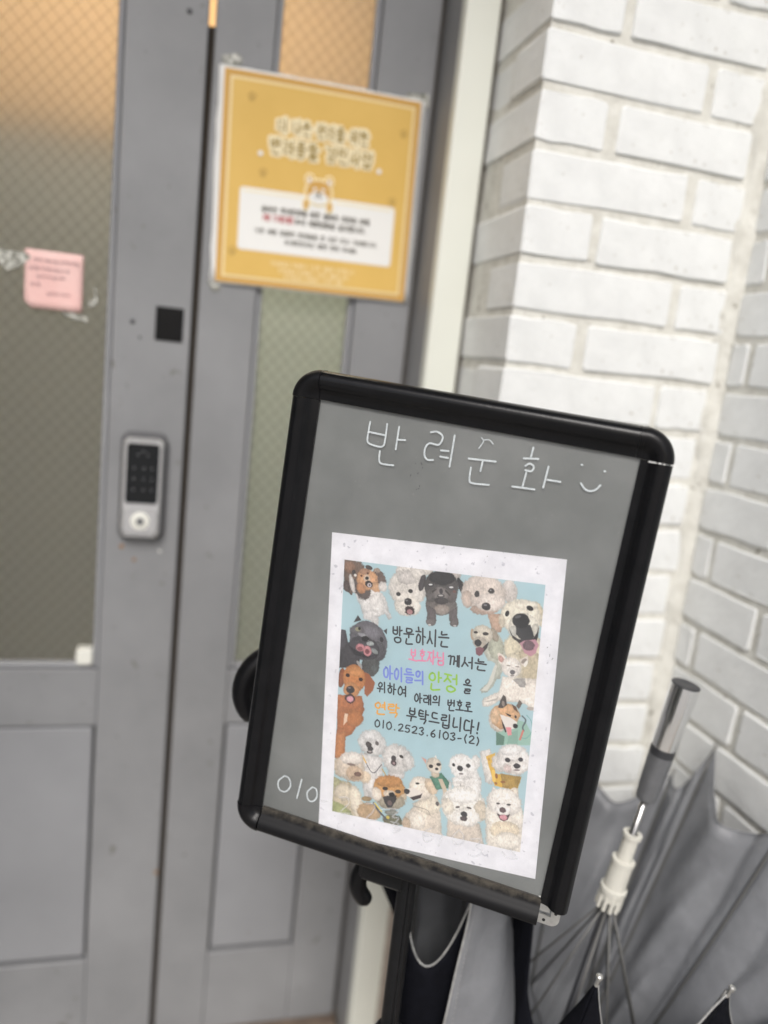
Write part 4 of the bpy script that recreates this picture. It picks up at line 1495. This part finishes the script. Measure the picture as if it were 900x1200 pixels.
P 84.0,176.6 89.1,178.4 88.8,182.9 cb9c8e 0.1
P 96.1,174.3 97.4,172.0 99.1,176.1 d9d3cd 0.1
E 96.4 182.6 7.2 7.7 -11 d2c7b9 0.4
E 99.1 186.2 3.5 3.1 -11 d8cfc4 0.3
E 93.6 184.0 2.1 1.8 -11 2c282a 0.1
E 100.5 180.8 2.2 1.6 -11 2c282a 0.1
E 99.1 185.5 1.6 1.4 -11 332f2e 0.1
P 113.6,191.6 134.5,175.2 140.7,188.2 142.0,204.2 117.5,204.1 dad7d4 1
E 134.1 171.2 4.4 6.2 -11 d6d3d0 1.1
E 122.5 178.5 12.2 12.3 -11 dedbd8 1.3
E 121.8 184.8 7.7 5.1 -11 e3e0dd 0.9
E 114.4 178.3 1.4 1.7 -11 232122 0.1
E 127.7 176.5 2.2 2.2 -11 232122 0.35
E 120.5 180.5 2.8 2.7 -11 272629 0.35
E 121.9 185.6 2.1 0.9 -11 777070 0.1
E 120.8 196.5 6.0 3.5 -11 dcd8d4 0.8
E 122.3 197.0 0.5 1.4 -11 8f8986 0.1
P 112.3,232.2 142.2,229.9 148.3,252.4 113.5,253.9 c9bfb4 1
E 126.2 216.8 21.0 19.6 -12 dedad4 1.6
E 142.6 217.4 5.9 9.3 -12 c9bfb0 1.3
E 111.9 219.8 5.9 8.2 -12 d6cfc4 1.2
E 125.4 206.6 14.5 7.1 -12 e3e0dc 1.2
E 129.9 226.9 12.4 8.8 -12 e3dfda 1.1
E 121.1 218.7 2.1 1.0 -22 534c49 0.1
E 131.6 217.2 2.3 1.0 4 534c49 0.1
E 127.4 224.4 3.2 2.8 -12 3d3b3f 0.35
E 127.4 228.8 3.4 2.5 -12 544a4c 0.35
P 136.7,160.7 146.2,156.0 151.8,174.1 151.3,190.2 144.5,189.6 140.6,175.4 cfcbc7 0.9
P 142.9,164.3 151.0,159.1 152.2,178.9 175.7,178.0 172.9,191.6 152.7,190.8 cfa94f 0.3
P 157.0,177.9 175.6,177.1 172.8,191.1 159.9,190.8 a88c50 0.5
S 150.7,177.2 151.8,185.7 3.1 e0bd62
E 153.7 181.0 1.3 2.5 -11 8f5f3a 0.1
E 159.9 185.5 2.3 1.1 -11 8f6238 0.1
E 145.8 166.6 0.9 1.3 -11 b78b42 0.1
E 153.8 188.2 1.3 1.3 -11 9a6a3a 0.1
E 155.3 168.1 7.0 8.4 -11 d3cfcc 1.2
E 167.3 162.5 15.2 14.7 -11 d8d4d1 1.3
E 164.0 154.5 9.7 4.7 -11 dedbd9 1
E 170.5 168.7 11.7 6.6 -11 dcd7d3 0.9
E 162.8 172.0 3.6 3.8 -11 d9c8c4 0.8
E 162.3 163.9 2.4 2.4 -11 302d33 0.35
E 173.6 161.2 2.2 2.0 -11 302d33 0.1
E 170.8 167.8 3.1 2.5 -11 383539 0.35
E 171.2 171.7 2.8 0.8 -11 837878 0.1
P 146.7,216.9 179.3,210.0 185.0,254.6 150.4,257.6 dad3c9 1.4
E 163.9 217.2 17.5 18.3 -12 dcd6cd 1.6
E 165.1 231.6 13.5 8.7 -12 d8ccb8 1.4
E 168.6 241.6 11.7 8.7 -13 ddd7ce 1.3
P 149.0,203.3 151.4,191.4 159.0,196.3 dcd6cf 0.4
P 165.3,193.1 169.5,188.9 173.5,188.8 175.2,197.8 dbd1c5 0.4
E 169.5 194.2 1.4 2.9 -12 cbb7a6 0.4
E 162.4 205.0 15.4 13.6 -12 dfdad4 1.3
E 162.1 211.7 7.7 5.8 -12 e6e2de 0.9
E 157.2 207.1 1.7 1.0 -12 4b4645 0.1
E 166.8 206.1 1.9 1.0 -12 4b4645 0.1
E 162.0 212.5 3.0 2.7 -12 5f4f52 0.35
P 156.8,216.5 159.9,217.6 166.5,216.4 168.9,214.7 167.3,220.8 163.5,223.3 160.3,222.4 46363a 0.1
E 163.3 219.4 3.4 2.7 -12 d39ba4 0.35
"""


def paint_print():
    """the photo collage, painted as ink colour on a fine grid over the printed area"""
    k = 2.4
    W, H = int(PRW * k), int(PRH * k)
    X, Y = np.meshgrid((np.arange(W) + .5) / k, (np.arange(H) + .5) / k)

    def value_noise(sx, sy, seed):
        g = np.random.default_rng(seed).random((int(PRH / sy) + 3, int(PRW / sx) + 3))
        fx, fy = X / sx, Y / sy
        ix, iy = fx.astype(int), fy.astype(int)
        tx, ty = fx - ix, fy - iy
        tx, ty = tx * tx * (3 - 2 * tx), ty * ty * (3 - 2 * ty)
        return (g[iy, ix] * (1 - tx) + g[iy, ix + 1] * tx) * (1 - ty) + (g[iy + 1, ix] * (1 - tx) + g[iy + 1, ix + 1] * tx) * ty - .5

    edge = value_noise(1.1, 1.1, 1) + .7 * value_noise(2.6, 2.6, 2) + .5 * value_noise(.55, .55, 3)
    fur = .7 * value_noise(.7, 1.5, 4) + .6 * value_noise(2.0, 2.6, 5) + .5 * value_noise(.45, .6, 6)
    broad = value_noise(9, 9, 7)
    img = np.empty((H, W, 3))
    img[:] = lin('a6c0c7')
    img *= (1 + .05 * broad + .03 * value_noise(24, 30, 8))[..., None]

    def lay(mask, col, sd, amp, seed):
        c = np.array(lin(col))
        deep = np.clip(-sd / 5.0, 0, 1)
        big = amp > .3
        sh = 1 + (.30 * fur + .20 * broad if big else .05 * fur) * (1.0 if amp > .3 else .6)
        if big:
            sh = sh * (.86 + .16 * deep)
        a = mask[..., None]
        return c * sh[..., None], a

    for s_i, line in enumerate(DOGS.strip().splitlines()):
        q = line.split()
        if q[0] == 'E':
            cx, cy, rx, ry, an = map(float, q[1:6])
            col, amp = q[6], float(q[7])
            mrg = max(rx, ry) + 4
            x0, x1, y0, y1 = cx - mrg, cx + mrg, cy - mrg, cy + mrg
        elif q[0] == 'P':
            pts = np.array([list(map(float, w.split(','))) for w in q[1:-2]])
            col, amp = q[-2], float(q[-1])
            x0, y0 = pts.min(0) - 4
            x1, y1 = pts.max(0) + 4
        else:
            pts = np.array([list(map(float, w.split(','))) for w in q[1:-2]])
            pts = np.array(smooth_path(pts, 5))
            wd, col, amp = float(q[-2]), q[-1], .1
            x0, y0 = pts.min(0) - 4
            x1, y1 = pts.max(0) + 4
        i0, i1 = max(0, int(x0 * k)), min(W, int(x1 * k) + 1)
        j0, j1 = max(0, int(y0 * k)), min(H, int(y1 * k) + 1)
        if i1 <= i0 or j1 <= j0:
            continue
        sl = (slice(j0, j1), slice(i0, i1))
        xx, yy = X[sl], Y[sl]
        if q[0] == 'E':
            t = R(an)
            u = ((xx - cx) * math.cos(t) + (yy - cy) * math.sin(t)) / rx
            w = (-(xx - cx) * math.sin(t) + (yy - cy) * math.cos(t)) / ry
            rr_ = np.hypot(u, w)
            sd = (rr_ - 1) * min(rx, ry) if min(rx, ry) > .8 * max(rx, ry) else (rr_ - 1) * rr_ / (np.hypot(u / rx, w / ry) + 1e-6)
        else:
            d2_ = np.full(xx.shape, 1e9)
            sign_ = np.ones(xx.shape)
            n = len(pts)
            for i in range(n if q[0] == 'P' else n - 1):
                a, b2 = pts[i], pts[(i + 1) % n]
                e = b2 - a
                wx, wy = xx - a[0], yy - a[1]
                tt = np.clip((wx * e[0] + wy * e[1]) / (e @ e + 1e-9), 0, 1)
                d2_ = np.minimum(d2_, (wx - e[0] * tt) ** 2 + (wy - e[1] * tt) ** 2)
                if q[0] == 'P':
                    c1, c2, c3 = yy >= a[1], yy < b2[1], e[0] * wy > e[1] * wx
                    sign_ = np.where((c1 & c2 & c3) | (~c1 & ~c2 & ~c3), -sign_, sign_)
            sd = np.sqrt(d2_) * sign_ if q[0] == 'P' else np.sqrt(d2_) - wd / 2
        sd2 = sd + amp * 1.3 * edge[sl]
        soft = .28 + .45 * amp
        mask = np.clip(.5 - sd2 / (2 * soft), 0, 1)
        mask = mask * mask * (3 - 2 * mask)
        c = np.array(lin(col))
        sh = 1 + (.42 * fur[sl] + .26 * broad[sl] if amp > .3 else .06 * fur[sl])
        if amp > .3:
            sh = sh * (.70 + .36 * np.clip(-sd / 4.5, 0, 1) ** .6) * (1.03 - .10 * np.clip((yy - yy.min()) / (np.ptp(yy) + 1e-6), 0, 1))
        img[sl] = img[sl] * (1 - mask[..., None]) + (c * sh[..., None]) * mask[..., None]
    # the print is a little faded
    img = img * 1.10 + .012
    img *= (1 + .04 * value_noise(.45, .45, 9))[..., None]
    img = np.clip(img, .004, .86)
    verts = np.empty((H * W, 3))
    o0 = np.array(N_(PRX, PRY, .72))
    ex = (np.array(N_(PRX + PRW, PRY, .72)) - o0) / (W - 1)
    ey = (np.array(N_(PRX, PRY + PRH, .72)) - o0) / (H - 1)
    ii, jj = np.meshgrid(np.arange(W), np.arange(H))
    verts = o0 + ii.reshape(-1, 1) * ex + jj.reshape(-1, 1) * ey
    verts[:, 2] += ZC
    a = (jj[:-1, :-1] * W + ii[:-1, :-1]).reshape(-1)
    faces = np.stack([a, a + W, a + W + 1, a + 1], 1).astype(np.int32)
    me = bpy.data.meshes.new('photo_print')
    me.vertices.add(len(verts))
    me.vertices.foreach_set('co', verts.astype(np.float32).reshape(-1))
    me.loops.add(faces.size)
    me.loops.foreach_set('vertex_index', faces.reshape(-1))
    me.polygons.add(len(faces))
    me.polygons.foreach_set('loop_start', np.arange(0, faces.size, 4, dtype=np.int32))
    me.update(calc_edges=True)
    at = me.color_attributes.new('ink', 'FLOAT_COLOR', 'POINT')
    rgba = np.ones((H * W, 4), np.float32)
    rgba[:, :3] = img.reshape(-1, 3)
    at.data.foreach_set('color', rgba.reshape(-1))
    o = link('photo_print', me, M['photo_print'], notice)
    o['label'] = 'pale blue collage of dog photographs'


paint_print()
_ink = {}
for n_, (text, x0, y0, x1, y1, hh, col, pen) in enumerate([('방문하시는', 49.1, 55.9, 101.4, 53.3, 15.1, '3a3d42', 1.35),
    ('보호자님', 66.1, 74.4, 99.0, 73.7, 11.8, 'e88fae', 1.3),
    ('께서는', 102.3, 74.9, 136.7, 73.8, 10.3, '3a3d42', 1.35),
    ('아이들의', 42.7, 95.3, 81.2, 93.1, 12.9, '8492da', 1.45),
    ('안정', 85.1, 93.2, 112.2, 92.4, 17.0, '9ac850', 1.5),
    ('을', 117.9, 94.8, 124.8, 94.7, 13.1, '3a3d42', 1.35),
    ('위하여', 37.9, 111.5, 65.8, 110.7, 10.0, '3a3d42', 1.2),
    ('아래의', 73.3, 115.9, 97.9, 114.7, 9.0, '3a3d42', 1.2),
    ('번호로', 104.4, 116.5, 126.7, 115.2, 10.1, '3a3d42', 1.2),
    ('연락', 36.3, 130.9, 59.9, 129.7, 12.2, 'ecab48', 1.4),
    ('부탁드립니다!', 67.9, 131.0, 136.0, 132.2, 12.9, '3a3d42', 1.35),
    ('010.2523.6103-(2)', 37.4, 148.4, 136.8, 147.6, 7.2, '3a3d42', 1.15)]):
    if col not in _ink:
        _ink[col] = mat('felt_pen_' + col, lin(col), .6)
    stx = write(text, x0 + PRX, y0 + PRY, x1 + PRX, y1 + PRY, hh)
    v, f = ribbons(stx, pen * 1.15, lambda x, y, h: N_(x, y, .80 + h * 1000))
    mesh('handwriting', v, f, _ink[col], notice)


# ------------------------------------------------------------------ umbrellas
def fabric(name, pts, m_in, m_out, parent, thick=.0012):
    """cloth panel from a grid of points, lining on one side and outer cloth on the other"""
    ny, nx = len(pts), len(pts[0])
    v = [p for row in pts for p in row]
    f = []
    for j in range(ny - 1):
        for i in range(nx - 1):
            a = j * nx + i
            f.append((a, a + 1, a + nx + 1, a + nx))
    o = mesh(name, v, f, [m_in, m_out], parent, True)
    s = o.modifiers.new('cloth', 'SOLIDIFY')
    s.thickness = thick
    s.offset = -1
    s.material_offset = 1
    s.material_offset_rim = 1
    return o


def canopy(th, notch, axis, tips, panels, rib_bow=.03, rib_r=.0017, flip=False):
    """half-open canopy standing on its crown: ribs rise from the notch to the tips, cloth hangs between them"""
    notch = Vector(notch)
    axis = Vector(axis).normalized()
    paths = []
    for t in tips:
        t = Vector(t)
        c = (notch + t) / 2
        out = (t - notch) - axis * (t - notch).dot(axis)
        out.normalize()
        c = c + out * rib_bow
        paths.append([(notch * (1 - s) ** 2 + 2 * c * s * (1 - s) + t * s * s) for s in [k / 16 for k in range(17)]])
    rr = random.Random(3)
    for i, pth in enumerate(paths):
        rb = tube('rib', [p - ((p - notch) - axis * (p - notch).dot(axis)).normalized() * .003 if k else p for k, p in enumerate(pth)], rib_r, M['rib'], th, 6)
        d = (pth[-1] - pth[-2]).normalized()
        spin('rib_tip', pth[-1] - d * .006, d, [(0, .0022), (.008, .0022), (.011, .0036), (.0135, .0034), (.0145, .002)], M['steel'], rb, 10)

    def at(path, s):
        q = s * (len(path) - 1)
        i = min(int(q), len(path) - 2)
        return path[i].lerp(path[i + 1], q - i)
    for (a, b, belly, scallop, ripple, near) in panels:
        NX, NY = 40, 30
        grid = []
        for j in range(NY + 1):
            row = []
            for i in range(NX + 1):
                t = i / NX
                s = (j / NY) * (1 - scallop * 4 * t * (1 - t))
                s = max(s, .02)
                p = at(paths[a], s).lerp(at(paths[b], s), t)
                rad = (p - notch) - axis * (p - notch).dot(axis)
                rn = rad.normalized() if rad.length > 1e-4 else Vector((0, 1, 0))
                prof = math.sin(math.pi * t)
                p = p + rn * (belly * s * prof + ripple * s * (1.0 - 2.0 * abs(math.sin((t ** 1.35) * math.pi * 1.15 + .5 * s + a * 1.7))) * prof + .22 * ripple * (1 - s) * (1 - 2 * abs(math.sin(t * 6 + s * 4 + a * 2))) * prof + .25 * ripple * math.sin(t * 17 - s * 31 + a) * prof)
                row.append(p)
            grid.append(row)
        # orientation: lining faces the axis
        n0 = (grid[24][28] - grid[24][12]).cross(grid[28][20] - grid[20][20])
        rad = (grid[24][20] - notch) - axis * (grid[24][20] - notch).dot(axis)
        if n0.dot(rad) > 0:
            grid = [row[::-1] for row in grid]
        o = fabric('canopy_panel', grid, M['lining'], M['navy'], th)
        rimline = grid[-1]
        v, f = tube_geo(rimline, [.0012] * len(rimline), 6)
        mesh('hem', v, f, M[('lining', 'hem', 'navy')[near]], o, True)
    return paths


def straight_handle_umbrella():
    T, RB = Vector((.548, .680, -.303)), Vector((.5146, .700, -.5855))
    d = (RB - T).normalized()
    up = -d
    base = T + d * ((-1.235 - T.z) / d.z)
    th = thing('umbrella', 'half open grey umbrella with a chrome handle, white runner and navy outside', 'umbrella', (base.x, base.y, -1.245), 'umbrellas beside the wall')
    at = lambda s: T + d * s
    spin('handle', at(.078), up, [(0, .0128), (.002, .0136), (.073, .0156), (.0765, .0156)], M['chrome'], th, 36)
    spin('handle_end', at(.0016), up, [(0, .0152), (.0012, .0150), (.0018, .0075), (.0016, .006)], M['dark_grey'], th, 36)
    spin('handle_band', at(.0865), up, [(0, .0134), (.0088, .0136)], M['dark_grey'], th, 32)
    spin('grip', at(.144), up, [(0, .0095), (.002, .0112), (.02, .0126), (.05, .0134), (.0575, .0134)], M['grey_plastic'], th, 32)
    tube('shaft', [at(.142), at(.30)], .0042, M['shaft'], th, 14)
    tube('lower_shaft', [at(.275), at(.93)], .0052, M['dark_grey'], th, 14)  # dark colour stands in for the shade down inside the canopy
    rs = .276
    spin('runner', at(rs), up, [(0, .0128), (.010, .0138), (.0105, .0152), (.016, .0152), (.017, .0128), (.048, .0122), (.0485, .0132), (.053, .0132), (.054, .0088), (.082, .0086), (.083, .0108), (.0875, .0108), (.088, .0062), (.078, .0062)], M['cream_plastic'], th, 32)
    for k in range(10):
        a = 2 * math.pi * k / 10
        u = d.cross(Vector((0, 1, 0))).normalized()
        w = d.cross(u)
        c = at(rs + .001) + (u * math.cos(a) + w * math.sin(a)) * .0122
        v, f = tube_geo([c + up * .006, c - up * .010], .0026, 6)
        mesh('runner_tooth', v, f, M['cream_plastic'], th)
    tips = [(.714, .808, -.4535), (.714, .672, -.485), (.722, .575, -.605), (.581, .570, -.593), (.431, .580, -.571), (.415, .70, -.50), (.452, .83, -.44), (.561, .884, -.497), (.700, .862, -.520)]
    notch = base + up * .12
    paths = canopy(th, notch, up, tips, [(0, 1, -.010, .07, .012, 0), (1, 2, -.006, .08, .008, 0), (2, 3, .01, .14, .006, 1), (3, 4, .012, .20, .010, 1), (4, 5, .0, .30, .006, 2), (5, 6, .01, .10, .006, 0), (6, 7, .01, .12, .008, 0), (7, 8, -.012, .07, .012, 0), (8, 0, -.012, .05, .006, 0)])
    for k, pth in enumerate(paths):
        tube('stretcher', [at(rs - .002), at(rs + .04).lerp(pth[8], .5) if False else at(rs).lerp(pth[8], .5), pth[8]], .0014, M['rib'], th, 6)
    spin('ferrule', base, up, [(0, .004), (.10, .005), (.115, .016), (.13, .018)], M['dark_grey'], th, 16)
    return th


def left_umbrella():
    base = Vector((.375, .775, -1.24))
    top = Vector((.385, .765, -.40))
    th = thing('umbrella', 'loosely folded silver lined umbrella with a flap, behind the foot of the sign', 'umbrella', base, 'umbrellas beside the wall')
    up = (top - base).normalized()
    tube('shaft', [base + up * .1, top], .0048, M['shaft'], th, 12)
    spin('handle', top, up, [(0, .010), (.004, .0125), (.08, .0135), (.088, .011)], M['black_cap'], th, 20)
    tips = [(.272, .716, -.566), (.341, .694, -.556), (.430, .735, -.60), (.458, .80, -.575), (.40, .835, -.56), (.318, .80, -.565)]
    notch = base + up * .14
    canopy(th, notch, up, tips, [(0, 1, .012, .155, .0, 1), (2, 3, .01, .12, .01, 0), (3, 4, .01, .1, .01, 0), (4, 5, .012, .1, .008, 0), (5, 0, .012, .1, .008, 0)], rib_bow=.05)
    # flap turned outwards: lining towards the viewer, stitched edge on its left
    Lp = smooth_path([(.336, .689, -.545), (.334, .687, -.575), (.325, .679, -.627), (.319, .675, -.697), (.313, .68, -.80), (.33, .70, -.93)], 4)
    Rp = smooth_path([(.402, .722, -.570), (.412, .727, -.625), (.440, .733, -.690), (.480, .737, -.783), (.52, .745, -.90), (.50, .75, -1.0)], 4)
    grid = []
    for j in range(len(Lp)):
        row = []
        for i in range(15):
            t = i / 14
            p = Vector(Lp[j]).lerp(Vector(Rp[j]), t)
            p.y -= .020 * math.sin(math.pi * t) + .003 * math.sin(t * 11 + j * .3)
            row.append(p)
        grid.append(row)
    o = fabric('flap', grid, M['navy'], M['lining'], th)
    edge = [Vector(r[0]) + Vector((-.0004, -.0016, 0)) for r in grid]
    v, f = tube_geo(edge, [.0012] * len(edge), 6)
    mesh('hem', v, f, M['hem'], o, True)
    stitches = []
    v, f = [], []
    for j in range(len(grid) - 1):
        for q in range(3):
            a = grid[j][1].lerp(grid[j + 1][1], q / 3)
            b = grid[j][1].lerp(grid[j + 1][1], q / 3 + .2)
            off = Vector((-.0015, -.0019, 0))
            tube_geo([a + off, b + off], .0003, 4, v, f)
    mesh('stitching', v, f, M['hem'], o)['kind'] = 'stuff'
    spin('ferrule', base, up, [(0, .004), (.11, .005), (.13, .015), (.15, .017)], M['dark_grey'], th, 16)
    return th


def crook_umbrella(centre, rad, tube_r, lean, foot, label, arc=(0, 205), girth=1.0):
    """walking umbrella with a curved handle; the shaft leaves the right end of the crook"""
    c = Vector(centre)
    pts = []
    for k in range(25):
        a = R(lean + arc[1] - (arc[1] - arc[0]) * k / 24)
        pts.append(c + Vector((math.cos(a), 0, math.sin(a))) * rad)
    foot = Vector(foot)
    start = pts[-1]
    d = (foot - start).normalized()
    th = thing('umbrella', label, 'umbrella', foot, 'umbrellas beside the wall')
    path = pts + [start + d * .03, start + d * .07]
    rads = [tube_r * .7, tube_r * .95] + [tube_r] * (len(path) - 3) + [tube_r * .95]
    tube('handle', path, rads, M['black_cap'], th, 16)
    L_ = (foot - start).length
    tube('shaft', [start + d * .06, start + d * (L_ - .002)], .0045, M['shaft'], th, 10)
    prof = [(0, .004), (.05, .010), (.12, .019), (.25, .024), (.42, .027), (.50, .024), (.53, .020)]
    prof = [(h * (L_ - .16) / .53, r * girth) for h, r in prof]
    seg = 24
    up = -d
    u = up.cross(Vector((0, 1, 0))).normalized()
    w = up.cross(u)
    b0 = foot + up * .05
    v, f = [], []
    for q, (h, r) in enumerate(prof):
        for k in range(seg):
            a = 2 * math.pi * k / seg
            rr_ = r * (1 + .18 * math.cos(6 * a + h * 9))
            v.append(b0 + up * h + (u * math.cos(a) + w * math.sin(a)) * rr_)
    for i in range(len(prof) - 1):
        for k in range(seg):
            a, b = i * seg + k, i * seg + (k + 1) % seg
            f.append((a, b, b + seg, a + seg))
    f.append(tuple((len(prof) - 1) * seg + k for k in range(seg)))
    mesh('closed_canopy', v, f, M['navy'], th, True)
    spin('ferrule', foot, up, [(0, .003), (.05, .005)], M['dark_grey'], th, 10)
    return th


straight_handle_umbrella()
left_umbrella()
crook_umbrella((.126, .785, -.354), .040, .0125, 27, (.57, .905, -1.243), 'black curved umbrella handle jutting out beside the left rail of the sign', girth=.5)
crook_umbrella((.238, .700, -.531), .0275, .0092, 4, (.30, .76, -1.243), 'black hooked umbrella handle hanging just below the bottom rail of the sign', (0, 235), .3)
